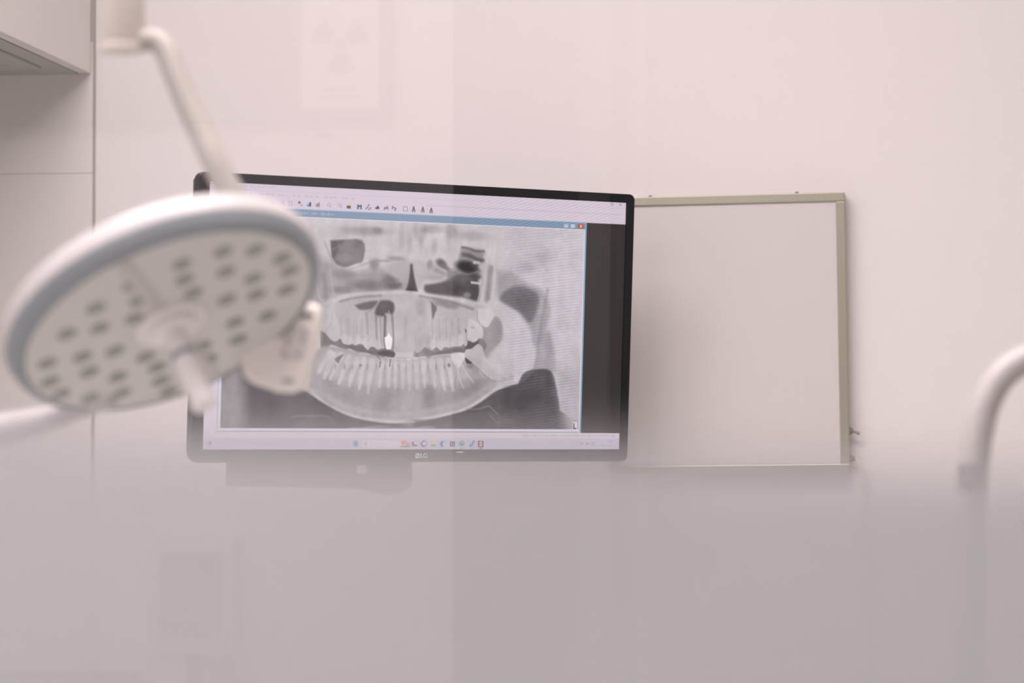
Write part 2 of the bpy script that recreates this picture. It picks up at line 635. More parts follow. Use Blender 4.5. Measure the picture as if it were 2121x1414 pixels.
# toggle switch and cord on the right side
sz = (on_y(1762, 893, yb) - BL).dot(za)
sf = LF @ Vector((LW, sz, -.014))
tg = link('toggle_switch', lathe([(0, 0), (.0068, 0), (.0068, .0014), (.0050, .0022), (.0046, .0048), (.0028, .0058), (0, .006)], axis_frame(sf, xa), 12), 'steel', parent=lb)
link('lever', tube([sf + xa * .004, sf + xa * .0085 - za * .0010 + ya * .001, sf + xa * .0150 - za * .0036 + ya * .002], [.0016, .0017, .0024], 14), 'steel', parent=tg)
gz = (on_y(1762, 951, yb) - BL).dot(za)
gf = LF @ Vector((LW, gz, -.014))
gl = link('cord_gland', lathe([(0, 0), (.0052, 0), (.0052, .0040), (.0034, .0052), (.0030, .0080), (0, .0080)], axis_frame(gf, xa), 12), 'steel', parent=lb)
cp = [gf + xa * .005, gf + xa * .010 - za * .002, gf + xa * .0155 - za * .011, gf + xa * .0180 - za * .024, gf + xa * .0195 - za * .06]
end = cp[-1]
cp += [Vector((end.x + .003, Y_BACK - .006, .70)), Vector((end.x - .004, Y_BACK - .005, .35)), Vector((end.x, Y_BACK - .005, .02))]
link('power_cord', tube(spline(cp, 8), .0021, 12), 'cord', parent=lb)

# ------------------------------------------------------------------ monitor
MT = Vector((-0.5018, 3.1275, 1.2096))
MX, MY, MZ = Vector((0.83483, 0.55045, -0.00785)), Vector((0.03255, -0.03512, 0.99885)), Vector((0.54954, -0.83413, -0.04724))
MF = frame_of(MT, MX, MY, MZ)                   # local: x right, y up, z out of the screen
SW, SH = .5977, .3362
mon = thing('monitor', 'wide black monitor showing a grey panoramic dental X-ray', 'monitor', MT)
OX0, OX1, OY0, OY1 = -.3130, .3110, -.1845, .1800


def bezel_mesh():
    bm = bmesh.new()
    o = rounded_rect(OX0, OY0, OX1, OY1, .008, 6)
    i = rounded_rect(-SW / 2, -SH / 2, SW / 2, SH / 2, .0006, 6)
    n = len(o)
    loops = []
    for pts, z in ((o, -.012), (o, .0022), ([(x * .9965, y * .9945) for x, y in o], .0034), (i, .0030), (i, -.0012)):
        loops.append([bm.verts.new(MF @ Vector((x, y, z))) for x, y in pts])
    for a, b in zip(loops[:-1], loops[1:]):
        for k in range(n):
            q = (k + 1) % n
            bm.faces.new((a[k], a[q], b[q], b[k]))
    bmesh.ops.recalc_face_normals(bm, faces=bm.faces)
    return bm


link('bezel', bezel_mesh(), 'bezel', parent=mon)
bm = prism(rounded_rect(OX0 + .001, OY0 + .001, OX1 - .001, OY1 - .001, .008, 6), -.022, -.0016, MF, bevel=.004)
add_prism(bm, rounded_rect(-.17, -.11, .17, .10, .02, 5), -.042, -.020, MF, bevel=.006)
link('back_shell', bm, 'black', parent=mon)


# ---- what the screen displays, in screen units 1920 x 1080
XRAY = [
('e',565,190,133,33,0,0.74,0.8,0.6),('e',694,171,100,18,0,0.55,0.7,0.6),('e',744,169,22,14,0,0.5,0.6,0.6),('e',853,189,13,45,0,0.58,0.8,0.5),
('e',889,208,13,41,0,0.58,0.8,0.5),('e',916,166,13,29,0,0.58,0.8,0.5),('e',958,161,13,24,0,0.58,0.8,0.5),('e',941,190,13,37,0,0.58,0.8,0.5),
('e',1005,224,13,29,0,0.58,0.8,0.5),('e',1071,181,13,45,0,0.58,0.8,0.5),('e',987,153,49,16,0,0.52,0.7,0.5),('e',1081,160,27,29,0,0.55,0.7,0.5),
('e',1172,173,62,20,0,0.6,0.7,0.5),('e',828,251,67,102,0,0.74,0.8,0.4),('e',1073,242,44,61,0,0.76,0.8,0.5),
('p',[(439,265),(547,311),(645,337),(786,323),(878,289),(890,410),(746,425),(615,434),(551,456),(446,503)],0.6,21.0,0.8),
('p',[(532,218),(674,212),(681,292),(644,311),(593,325),(547,297)],0.47,6.3,0.95),('p',[(536,219),(592,217),(571,244),(555,280),(542,283)],0.36,8.4,0.9),
('e',650,227,20,18,0,0.42,0.7,0.8),('e',637,278,18,24,0,0.46,0.7,0.7),('e',598,287,31,16,0,0.58,0.7,0.8),('s',[(541,255),(577,234)],2.1,2.1,0.6,4.2,0.6),
('s',[(506,222),(533,281),(560,324),(595,343),(655,321),(720,299)],4.2,4.2,0.68,4.2,0.8),('s',[(711,301),(724,287)],2.1,2.1,0.72,3.2,0.7),
('e',581,355,36,18,0,0.52,0.7,0.6),('e',624,358,27,16,0,0.54,0.7,0.6),('e',668,387,49,16,0,0.62,0.7,0.6),('e',701,396,76,20,0,0.47,0.7,0.8),
('e',593,419,40,14,0,0.48,0.7,0.7),('e',733,310,22,24,0,0.5,0.7,0.7),('e',801,379,36,29,0,0.44,0.6,0.9),('e',828,396,27,12,0,0.36,0.6,0.8),
('e',850,387,11,6,0,0.42,0.6,0.7),('p',[(775,303),(885,295),(898,360),(871,375),(831,362),(787,337)],0.71,10.5,0.85),('e',829,281,36,10,0,0.5,0.7,0.6),
('e',774,293,31,6,0,0.52,0.7,0.5),('p',[(862,290),(1007,295),(1020,356),(965,372),(939,409),(868,411)],0.68,12.6,0.6),
('p',[(896,305),(905,305),(913,349),(928,401),(930,417),(884,419),(893,360)],0.22,7.4,0.95),('e',901,410,20,10,0,0.15,0.7,0.8),('e',985,302,13,20,0,0.52,0.7,0.7),
('e',1030,329,31,12,20,0.55,0.7,0.7),('e',1020,356,36,12,0,0.62,0.7,0.6),
('p',[(965,388),(1045,373),(1112,343),(1159,333),(1202,344),(1217,380),(1215,446),(1149,436),(1047,428),(970,418)],0.3,10.5,0.95),
('p',[(1064,314),(1120,322),(1177,330),(1212,350),(1144,372),(1076,364)],0.42,14.7,0.7),('e',1010,403,36,12,0,0.3,0.7,0.7),('e',1111,404,44,16,0,0.25,0.7,0.7),
('e',1164,425,16,12,0,0.56,0.6,0.9),('e',1038,294,24,16,25,0.34,0.65,0.95),('e',1057,310,22,10,25,0.42,0.7,0.8),
('p',[(1128,223),(1208,229),(1243,240),(1232,267),(1234,318),(1200,332),(1131,322),(1119,281)],0.52,12.6,0.8),
('s',[(1135,223),(1167,228),(1197,237),(1236,236)],4.2,4.2,0.34,6.3,0.8),('s',[(1141,254),(1175,259),(1209,274),(1232,277)],8.4,8.4,0.32,8.4,0.85),
('e',1160,306,51,24,8,0.13,0.55,1),('e',1192,295,18,12,0,0.3,0.7,0.6),('s',[(1192,285),(1214,286)],6.3,6.3,0.82,6.3,0.85),('e',1233,302,18,18,0,0.76,0.6,0.9),
('s',[(1120,328),(1166,337),(1211,323)],2.1,2.1,0.58,3.2,0.7),('e',1200,344,27,14,0,0.26,0.6,0.8),('s',[(1183,371),(1224,374)],5.2,5.2,0.85,4.2,0.9),
('s',[(1018,356),(1109,335)],1.6,1.6,0.6,3.2,0.6),('s',[(1093,327),(1106,306)],1.6,1.6,0.62,3.2,0.6),('s',[(1234,318),(1231,380),(1215,446)],4.2,4.2,0.72,4.2,0.85),
('s',[(1294,285),(1303,357),(1288,444)],3.2,3.2,0.76,3.4,0.85),('s',[(1270,307),(1260,441)],12.6,12.6,0.52,10.5,0.7),
('s',[(1275,193),(1273,255),(1252,318)],3.2,3.2,0.74,4.2,0.5),('s',[(474,383),(487,446),(505,471)],4.2,4.2,0.7,4.2,0.8),
('s',[(532,321),(545,400),(556,456)],3.2,3.2,0.69,4.2,0.8),('s',[(506,362),(519,451)],10.5,10.5,0.53,10.5,0.6),('e',1474,279,89,29,-25,0.66,0.8,0.5),
('s',[(1344,201),(1438,249),(1558,329)],12.6,12.6,0.8,12.6,0.5),
('p',[(1302,316),(1371,324),(1442,363),(1513,392),(1562,474),(1531,600),(1493,642),(1460,550),(1388,479),(1306,429)],0.6,16.8,0.7),
('p',[(1333,408),(1392,379),(1461,390),(1502,418),(1497,476),(1466,535),(1411,489),(1357,463),(1320,439)],0.44,12.6,0.9),('e',1433,447,53,33,20,0.38,0.8,0.6),
('p',[(1260,445),(1341,463),(1429,544),(1494,674),(1500,726),(1435,743),(1418,793),(1341,815),(1250,865),(1161,907),(1092,875),(1214,792),(1280,719),(1316,615),(1305,543)],0.79,10.5,0.95),
('s',[(1546,391),(1526,517),(1511,621),(1504,694),(1491,742)],6.3,6.3,0.6,8.4,0.6),('s',[(1528,413),(1509,507),(1494,611),(1490,695),(1468,739)],2.1,2.1,0.8,4.2,0.3),
('p',[(1514,580),(1566,579),(1594,741),(1496,738)],0.62,12.6,0.7),
('p',[(488,478),(573,456),(702,432),(888,423),(1011,435),(1204,463),(1261,482),(1269,564),(1247,614),(1209,631),(1153,641),(1041,665),(823,675),(709,665),(600,647),(535,620),(480,581)],0.735,8.4,0.9),
('s',[(556,464),(635,440),(746,429),(886,421),(966,429)],7.4,7.4,0.8,5.2,0.9),('s',[(955,427),(991,434),(1106,445),(1193,465)],5.2,5.2,0.8,4.2,0.9),
('s',[(944,435),(1079,454),(1193,484)],5.2,5.2,0.56,6.3,0.8),('s',[(584,467),(659,449),(768,438)],4.2,4.2,0.55,6.3,0.7),
('p',[(651,481),(703,466),(751,461),(736,487),(708,498),(671,499)],0.4,7.4,0.95),
('p',[(743,495),(760,463),(790,456),(821,465),(829,493),(818,513),(792,510),(781,524),(744,519)],0.3,8.4,0.95),
('s',[(709,508),(737,491),(760,459),(764,442)],2.1,2.1,0.62,3.2,0.8),('e',1052,463,58,14,10,0.52,0.7,0.8),
('p',[(996,458),(1024,476),(1016,505),(1005,529)],0.38,6.3,0.95),('e',1091,474,31,12,0,0.56,0.7,0.6),('s',[(991,438),(1012,468),(1047,498)],2.1,2.1,0.7,3.2,0.6),
('e',945,470,20,33,0,0.6,0.8,0.6),('e',953,506,18,16,0,0.58,0.8,0.4),('s',[(788,524),(788,615),(796,659)],5.2,5.2,0.38,5.2,0.85),
('s',[(818,513),(828,614),(825,665)],4.2,4.2,0.45,5.2,0.7),('s',[(764,525),(774,646)],4.2,4.2,0.62,4.2,0.7),('s',[(746,525),(751,596),(759,656)],4.2,4.2,0.5,5.2,0.75),
('s',[(702,512),(711,597)],5.2,5.2,0.6,6.3,0.7),('s',[(586,539),(591,619)],4.2,4.2,0.68,4.2,0.6),('s',[(623,538),(627,618)],4.2,4.2,0.68,4.2,0.6),
('s',[(657,537),(662,618)],4.2,4.2,0.68,4.2,0.6),('s',[(683,537),(688,617)],4.2,4.2,0.68,4.2,0.6),('s',[(716,526),(720,600)],2.1,2.1,0.78,2.5,0.8),
('s',[(726,516),(733,600)],2.6,2.6,0.78,2.5,0.8),('s',[(775,535),(780,639)],3.2,3.2,0.66,4.2,0.5),('s',[(1003,529),(1010,621)],3.2,3.2,0.63,4.2,0.55),
('s',[(1034,529),(1041,620)],3.2,3.2,0.63,4.2,0.55),('s',[(1066,528),(1073,620)],3.2,3.2,0.63,4.2,0.55),('s',[(1095,527),(1102,619)],3.2,3.2,0.63,4.2,0.55),
('s',[(1126,526),(1134,618)],3.2,3.2,0.63,4.2,0.55),('s',[(1012,600),(1015,647)],2.6,2.6,0.8,3.2,0.6),('s',[(1052,600),(1056,646)],2.6,2.6,0.8,3.2,0.6),
('s',[(1097,599),(1101,646)],2.6,2.6,0.8,3.2,0.6),('s',[(1131,598),(1135,645)],2.6,2.6,0.8,3.2,0.6),('e',883,613,7,37,0,0.68,0.7,0.4),('e',930,622,7,37,0,0.68,0.7,0.4),
('e',933,663,7,37,0,0.68,0.7,0.4),('e',883,532,7,37,0,0.68,0.7,0.4),('e',981,621,18,29,0,0.64,0.7,0.5),('e',951,642,13,29,0,0.62,0.7,0.5),
('p',[(1241,557),(1268,531),(1304,512),(1332,546),(1334,604),(1303,656),(1277,700),(1251,678),(1234,639),(1242,606)],0.62,8.4,0.95),
('p',[(1216,483),(1261,478),(1292,506),(1279,539),(1259,560),(1231,547),(1215,514)],0.82,4.2,0.95),
('s',[(1214,493),(1217,528),(1229,549),(1248,561)],1.3,1.3,0.6,2.1,0.7),
('p',[(1172,525),(1218,541),(1241,569),(1242,596),(1224,608),(1202,625),(1174,613),(1167,587)],0.81,4.2,0.9),
('s',[(1157,567),(1164,587),(1168,620)],2.1,2.1,0.56,2.5,0.7),('e',1162,577,4,8,0,0.42,0.6,0.8),('e',1193,562,11,6,0,0.66,0.6,0.7),('e',1133,582,7,6,0,0.64,0.6,0.7),
('p',[(523,501),(553,500),(585,579),(588,619),(572,633),(548,624),(528,600)],0.77,4.2,0.8),('s',[(525,588),(546,556),(549,520)],1.6,1.6,0.62,2.5,0.6),
('e',511,551,20,33,0,0.77,0.7,0.7),('e',604,625,14,22,0,0.81,0.5,0.75),('e',634,632,14,22,0,0.81,0.5,0.75),('e',666,626,14,22,0,0.81,0.5,0.75),
('e',700,639,14,22,0,0.81,0.5,0.75),('e',730,640,14,22,0,0.81,0.5,0.75),('e',759,644,14,22,0,0.81,0.5,0.75),('e',1011,637,14,22,0,0.81,0.5,0.75),
('e',1042,641,14,22,0,0.81,0.5,0.75),('e',1073,634,14,22,0,0.81,0.5,0.75),('e',1107,627,14,22,0,0.81,0.5,0.75),('e',1141,620,14,22,0,0.81,0.5,0.75),
('s',[(616,538),(619,630)],1.3,1.3,0.66,4.6,0.5),('s',[(647,538),(649,630)],1.3,1.3,0.66,4.6,0.5),('s',[(679,537),(682,629)],1.3,1.3,0.66,4.6,0.5),
('s',[(712,536),(714,629)],1.3,1.3,0.66,4.6,0.5),('s',[(742,535),(745,628)],1.3,1.3,0.66,4.6,0.5),('s',[(1023,529),(1026,623)],1.3,1.3,0.66,4.6,0.5),
('s',[(1054,528),(1057,622)],1.3,1.3,0.66,4.6,0.5),('s',[(1088,527),(1091,621)],1.3,1.3,0.66,4.6,0.5),('s',[(1122,526),(1125,621)],1.3,1.3,0.66,4.6,0.5),
('p',[(500,589),(521,601),(541,622),(567,634),(584,623),(591,625),(604,643),(626,650),(641,642),(656,650),(667,644),(678,641),(691,645),(700,657),(713,667),(726,653),(744,656),(757,664),(774,660),(796,659),(814,663),(832,671),(832,693),(811,697),(789,696),(771,704),(756,690),(731,687),(718,679),(692,677),(670,678),(650,670),(631,662),(614,665),(587,659),(563,650),(544,648),(532,664),(518,692),(502,661)],0.47,3.4,0.98),
('p',[(604,645),(643,648),(691,651),(720,671),(759,670),(830,673),(832,691),(776,702),(731,683),(688,675),(633,658)],0.4,4.2,0.85),
('p',[(757,676),(786,668),(830,673),(830,695),(791,694),(774,708)],0.3,4.2,0.9),
('p',[(934,677),(956,665),(973,650),(989,660),(1009,662),(1024,649),(1036,655),(1049,663),(1065,648),(1085,650),(1107,645),(1139,643),(1152,634),(1166,644),(1175,618),(1197,625),(1213,621),(1224,608),(1245,612),(1262,636),(1251,659),(1241,643),(1223,633),(1207,640),(1194,652),(1167,657),(1156,671),(1122,666),(1097,674),(1068,677),(1030,680),(1003,688),(992,701),(979,689),(956,689),(930,697)],0.52,3.4,0.98),
('p',[(1003,672),(1141,649),(1158,665),(1086,672),(1008,684)],0.44,4.2,0.8),
('p',[(1172,620),(1198,627),(1222,615),(1220,629),(1189,650),(1157,651),(1171,636)],0.33,3.8,0.9),('e',930,683,9,14,0,0.4,0.7,0.7),('e',985,666,18,14,0,0.42,0.7,0.6),
('p',[(455,821),(473,691),(536,652),(710,683),(908,698),(1086,681),(1245,698),(1317,790),(1250,853),(1174,899),(1107,920),(1000,941),(893,954),(796,954),(691,943),(612,923),(534,886)],0.63,8.4,0.9),
('e',716,898,156,33,10,0.6,0.8,0.6),('e',1036,875,100,37,-15,0.57,0.8,0.6),('e',796,867,31,45,0,0.56,0.8,0.6),('e',997,859,27,49,0,0.5,0.8,0.7),
('e',584,839,67,24,30,0.56,0.8,0.5),('e',1215,812,67,24,-30,0.52,0.8,0.6),
('s',[(455,825),(533,864),(612,899),(690,920),(796,934),(893,933),(999,920),(1106,895),(1173,876),(1240,839),(1321,792),(1385,771)],9.5,9.5,0.69,14.7,0.8),
('p',[(510,665),(579,675),(710,693),(908,706),(1086,687),(1158,686),(1190,751),(1112,803),(911,807),(713,814),(561,789),(485,751)],0.735,16.8,0.75),
('s',[(558,690),(522,784)],15.2,7.1,0.79,5.5,0.85),('s',[(545,680),(496,760)],13.7,7.1,0.79,5.5,0.85),('s',[(593,689),(548,786)],13.7,7.1,0.79,5.5,0.85),
('s',[(628,702),(587,805)],13.7,6.4,0.79,5.5,0.85),('s',[(662,708),(635,815)],13.7,6.4,0.79,5.5,0.85),('s',[(695,707),(679,828)],12.9,5.7,0.79,5.5,0.85),
('s',[(732,713),(719,842)],12.9,5.7,0.79,5.5,0.85),('s',[(776,716),(770,817)],11.4,5.7,0.79,5.5,0.85),('s',[(811,716),(810,817)],9.1,5.7,0.79,5.5,0.85),
('s',[(842,715),(843,820)],9.1,5.7,0.79,5.5,0.85),('s',[(873,715),(876,824)],9.9,5.7,0.79,5.5,0.85),('s',[(904,714),(907,828)],9.9,5.7,0.79,5.5,0.85),
('s',[(935,714),(943,823)],9.9,5.7,0.79,5.5,0.85),('s',[(968,713),(978,815)],10.7,5.7,0.79,5.5,0.85),('s',[(1008,708),(1025,814)],12.2,5.7,0.79,5.5,0.85),
('s',[(1046,704),(1070,826)],12.2,5.7,0.79,5.5,0.85),('s',[(1084,703),(1109,830)],12.9,5.7,0.79,5.5,0.85),('s',[(570,723),(523,812)],1.7,1.7,0.62,3.4,0.6),
('s',[(611,723),(568,811)],1.7,1.7,0.62,3.4,0.6),('s',[(645,722),(611,811)],1.7,1.7,0.62,3.4,0.6),('s',[(679,722),(657,810)],1.7,1.7,0.62,3.4,0.6),
('s',[(714,721),(698,810)],1.7,1.7,0.62,3.4,0.6),('s',[(754,721),(744,809)],1.7,1.7,0.62,3.4,0.6),('s',[(794,720),(790,809)],1.7,1.7,0.62,3.4,0.6),
('s',[(827,719),(826,808)],1.7,1.7,0.62,3.4,0.6),('s',[(858,719),(859,808)],1.7,1.7,0.62,3.4,0.6),('s',[(888,718),(891,808)],1.7,1.7,0.62,3.4,0.6),
('s',[(919,718),(924,807)],1.7,1.7,0.62,3.4,0.6),('s',[(952,717),(960,807)],1.7,1.7,0.62,3.4,0.6),('s',[(988,717),(1001,806)],1.7,1.7,0.62,3.4,0.6),
('s',[(1028,716),(1047,806)],1.7,1.7,0.62,3.4,0.6),('s',[(1066,716),(1089,805)],1.7,1.7,0.62,3.4,0.6),('e',559,702,14,20,0,0.8,0.5,0.6),('e',545,692,14,20,0,0.8,0.5,0.6),
('e',593,701,14,20,0,0.8,0.5,0.6),('e',628,714,14,20,0,0.8,0.5,0.6),('e',663,720,14,20,0,0.8,0.5,0.6),('e',695,719,14,20,0,0.8,0.5,0.6),('e',733,725,14,20,0,0.8,0.5,0.6),
('e',776,728,14,20,0,0.8,0.5,0.6),('e',812,728,14,20,0,0.8,0.5,0.6),('e',842,727,14,20,0,0.8,0.5,0.6),('e',873,727,14,20,0,0.8,0.5,0.6),('e',904,726,14,20,0,0.8,0.5,0.6),
('e',935,726,14,20,0,0.8,0.5,0.6),('e',969,725,14,20,0,0.8,0.5,0.6),('e',1009,721,14,20,0,0.8,0.5,0.6),('e',1047,716,14,20,0,0.8,0.5,0.6),
('e',1085,715,14,20,0,0.8,0.5,0.6),('e',570,739,4,10,0,0.58,0.7,0.6),('e',611,739,4,10,0,0.58,0.7,0.6),('e',646,738,4,10,0,0.58,0.7,0.6),
('e',680,738,4,10,0,0.58,0.7,0.6),('e',714,737,4,10,0,0.58,0.7,0.6),('e',755,737,4,10,0,0.58,0.7,0.6),('e',794,736,4,10,0,0.58,0.7,0.6),('e',827,736,4,10,0,0.58,0.7,0.6),
('e',858,735,4,10,0,0.58,0.7,0.6),('e',889,735,4,10,0,0.58,0.7,0.6),('e',920,734,4,10,0,0.58,0.7,0.6),('e',952,734,4,10,0,0.58,0.7,0.6),('e',989,733,4,10,0,0.58,0.7,0.6),
('e',1028,733,4,10,0,0.58,0.7,0.6),('e',1066,732,4,10,0,0.58,0.7,0.6),('e',559,712,11,12,0,0.75,0.6,0.4),('e',636,710,11,12,0,0.75,0.6,0.4),
('e',776,708,11,12,0,0.75,0.6,0.4),('e',811,708,11,12,0,0.75,0.6,0.4),('e',837,707,11,12,0,0.75,0.6,0.4),('e',868,707,11,12,0,0.75,0.6,0.4),
('e',899,706,11,12,0,0.75,0.6,0.4),('e',926,706,11,12,0,0.75,0.6,0.4),('e',959,705,11,12,0,0.75,0.6,0.4),('e',1031,704,11,12,0,0.75,0.6,0.4),
('p',[(565,707),(580,695),(605,685),(593,705),(581,723)],0.48,4.2,0.85),('e',683,730,7,5,0,0.5,0.6,0.8),('s',[(772,716),(768,736)],2.6,2.6,0.45,2.5,0.9),
('s',[(817,703),(814,732)],2.6,2.6,0.42,2.5,0.9),('e',851,727,3,8,0,0.56,0.6,0.7),('s',[(751,688),(771,706),(767,720)],2.1,2.1,0.42,3.2,0.7),
('s',[(791,694),(831,701),(912,702),(943,697)],1.6,1.6,0.86,2.1,0.8),('e',901,702,11,4,0,0.86,0.6,0.8),('e',930,697,11,6,0,0.84,0.6,0.8),
('p',[(1095,680),(1126,672),(1158,673),(1163,690),(1150,710),(1142,725),(1133,735),(1119,725),(1100,701)],0.86,4.2,0.95),
('s',[(1123,721),(1134,762),(1144,792),(1158,819)],4.2,1.6,0.8,4.2,0.9),('s',[(1148,721),(1170,755),(1193,782),(1207,798)],3.7,1.3,0.8,3.8,0.9),
('e',1087,724,7,8,0,0.45,0.6,0.8),('s',[(1120,762),(1119,813)],4.2,4.2,0.6,4.2,0.5),('s',[(1030,696),(1039,749)],2.1,2.1,0.82,2.9,0.6),
('p',[(1158,671),(1194,652),(1220,633),(1239,641),(1249,668),(1273,712),(1315,745),(1339,769),(1294,782),(1247,750),(1200,714),(1168,689)],0.76,4.2,0.9),
('p',[(1257,698),(1290,657),(1335,629),(1387,676),(1361,738),(1316,759)],0.79,10.5,0.8),('p',[(1161,690),(1172,696),(1196,714),(1173,716),(1166,708)],0.3,3.2,0.95),
('e',1187,726,16,10,0,0.5,0.7,0.7),('s',[(1247,746),(1270,766),(1289,776)],2.1,2.1,0.76,2.9,0.7),('s',[(1229,746),(1247,766),(1266,779)],2.1,2.1,0.74,2.9,0.6),
('p',[(54,708),(199,715),(348,802),(456,852),(534,896),(613,933),(691,955),(797,970),(894,970),(1000,957),(1107,932),(1175,913),(1242,878),(1323,827),(1416,799),(1443,758),(1496,736),(1571,741),(1601,808),(1623,912),(1638,1000),(63,1005)],0.3,6.3,0.95),
('p',[(1416,799),(1443,751),(1496,736),(1473,763),(1442,789)],0.42,4.2,0.8),('p',[(1296,842),(1409,800),(1406,841),(1365,862),(1319,865)],0.36,6.3,0.8),
('e',1446,872,111,49,0,0.22,0.9,0.6),('e',256,892,89,61,0,0.26,0.9,0.6),('p',[(317,822),(456,844),(512,960),(375,980)],0.36,12.6,0.7),('e',100,883,49,143,0,0.62,0.9,0.8),
('e',133,883,49,143,0,0.62,0.9,0.8),('p',[(911,954),(1027,953),(1116,940),(1252,915),(1391,955),(1346,986),(1163,993),(1006,990)],0.37,8.4,0.7),
('p',[(459,944),(544,943),(588,989),(375,990)],0.38,6.3,0.6),('s',[(1174,907),(1224,909),(1279,896),(1300,912),(1323,929)],1.9,1.9,0.56,2.7,0.8),
('s',[(1280,927),(1299,947),(1329,972)],3.2,3.2,0.46,4.2,0.7),('s',[(374,952),(416,942),(527,942),(553,951),(571,971)],3.2,3.2,0.5,3.4,0.8),
('s',[(545,963),(567,979)],3.2,3.2,0.48,4.2,0.6),('s',[(632,997),(784,986),(895,996),(1006,986),(1028,998)],5.2,5.2,0.66,6.3,0.8),('e',850,986,62,10,0,0.4,0.7,0.6),
('e',907,816,49,163,0,0.74,0.9,0.35),('e',909,968,22,24,0,0.66,0.8,0.5),('s',[(1254,985),(1391,951)],3.2,3.2,0.4,4.2,0.5),
('p',[(787,613),(801,603),(802,593),(809,592),(812,602),(822,616),(822,635),(818,657),(806,662),(796,659),(790,635)],0.97,2.1,1),
('s',[(806,595),(806,554),(805,510),(803,500)],1.7,1.7,0.76,2.5,0.9),('p',[(1594,728),(1747,705),(1757,1016),(1664,1017),(1627,891)],0.72,46.2,0.9),
('e',1655,430,67,245,0,0.8,0.9,0.4),
]
SCREEN_GAIN = np.array((1.0, 0.975, 0.985))

GW, GH = 1000, 562
uu, vv = np.meshgrid(np.linspace(0, 1920, GW), np.linspace(0, 1080, GH))
STEP = 1920.0 / (GW - 1)


def sub(x0, y0, x1, y1):
    i0, i1 = max(0, int(x0 / STEP) - 1), min(GW, int(x1 / STEP) + 3)
    j0, j1 = max(0, int(y0 / STEP) - 1), min(GH, int(y1 / STEP) + 3)
    return slice(j0, max(j1, j0)), slice(i0, max(i1, i0))


def sstep(t):
    t = np.clip(t, 0, 1)
    return t * t * (3 - 2 * t)


def seg_dist(x, y, a, b):
    dx, dy = b[0] - a[0], b[1] - a[1]
    t = np.clip(((x - a[0]) * dx + (y - a[1]) * dy) / max(dx * dx + dy * dy, 1e-9), 0, 1)
    return np.hypot(x - a[0] - t * dx, y - a[1] - t * dy), t


def smooth_pts(pts):
    if len(pts) < 3:
        return pts
    return [(p.x, p.y) for p in spline([(x, y, 0) for x, y in pts], 4)]


def m_poly(pts, soft):
    pts = smooth_pts(list(pts) + [pts[0]])
    xs, ys = [p[0] for p in pts], [p[1] for p in pts]
    s = sub(min(xs) - soft * 2, min(ys) - soft * 2, max(xs) + soft * 2, max(ys) + soft * 2)
    x, y = uu[s], vv[s]
    ins = np.zeros(x.shape, bool)
    d = np.full(x.shape, 1e9)
    for a, b in zip(pts[:-1], pts[1:]):
        if a == b:
            continue
        if a[1] != b[1]:
            c = ((a[1] > y) != (b[1] > y)) & (x < (b[0] - a[0]) * (y - a[1]) / (b[1] - a[1]) + a[0])
            ins ^= c
        d = np.minimum(d, seg_dist(x, y, a, b)[0])
    sd = np.where(ins, d, -d)
    return s, sstep(.5 + sd / (2 * max(soft, .5)))


def m_line(pts, w, w2, soft):
    pts = smooth_pts(pts)
    xs, ys = [p[0] for p in pts], [p[1] for p in pts]
    e = max(w, w2) + soft * 2 + 2
    s = sub(min(xs) - e, min(ys) - e, max(xs) + e, max(ys) + e)
    x, y = uu[s], vv[s]
    out = np.zeros(x.shape)
    n = len(pts) - 1
    for k, (a, b) in enumerate(zip(pts[:-1], pts[1:])):
        d, t = seg_dist(x, y, a, b)
        ww = w + (w2 - w) * (k + t) / n
        out = np.maximum(out, sstep(.5 + (ww - d) / (2 * max(soft, .5))))
    return s, out


def m_ell(cx, cy, rx, ry, ang, soft):
    r = max(rx, ry) * (1 + soft)
    s = sub(cx - r, cy - r, cx + r, cy + r)
    a = math.radians(ang)
    x, y = uu[s] - cx, vv[s] - cy
    q = np.hypot((x * math.cos(a) + y * math.sin(a)) / rx, (-x * math.sin(a) + y * math.cos(a)) / ry)
    return s, sstep((1 + soft - q) / (2 * soft))


def soft_noise(cell, seed, cy=None):
    rng = np.random.default_rng(seed)
    cy = cy or cell
    nx, ny = int(1920 / cell) + 3, int(1080 / cy) + 3
    g = rng.random((ny, nx))
    fx, fy = uu / cell, vv / cy
    i, j = fx.astype(int), fy.astype(int)
    a, b = sstep(fx - i), sstep(fy - j)
    return (g[j, i] * (1 - a) + g[j, i + 1] * a) * (1 - b) + (g[j + 1, i] * (1 - a) + g[j + 1, i + 1] * a) * b


G = np.full((GH, GW), .80)
for o in XRAY:
    if o[0] == 'e':
        s, k = m_ell(*o[1:6], o[7])
        val, al = o[6], o[8]
    elif o[0] == 'p':
        s, k = m_poly(o[1], o[3])
        val, al = o[2], o[4]
    else:
        s, k = m_line(o[1], o[2], o[3], o[5])
        val, al = o[4], o[6]
    G[s] += (val - G[s]) * k * al
G += (soft_noise(60, 1) - .5) * .05 + (soft_noise(22, 2) - .5) * .035 + (soft_noise(9, 3) - .5) * .025
G += (soft_noise(26, 5, 200) - .5) * .035
G = np.clip(G, .05, .98)
PIC = np.stack([G * .985 + .006, G * .965, G * .985], 2)


def fill(x0, y0, x1, y1, col, al=1.0):
    k = np.clip(np.minimum(np.minimum(uu - x0, x1 - uu), np.minimum(vv - y0, y1 - vv)) / STEP + .5, 0, 1)[..., None] * al
    PIC[:] = PIC * (1 - k) + np.array(col) * k


def dab(mask, col, al=1.0):
    s, k = mask
    k = k[..., None] * al
    PIC[s] = PIC[s] * (1 - k) + np.array(col) * k


def line(pts, w, col, soft=1.2, al=1.0):
    dab(m_line(pts, w, w, soft), col, al)


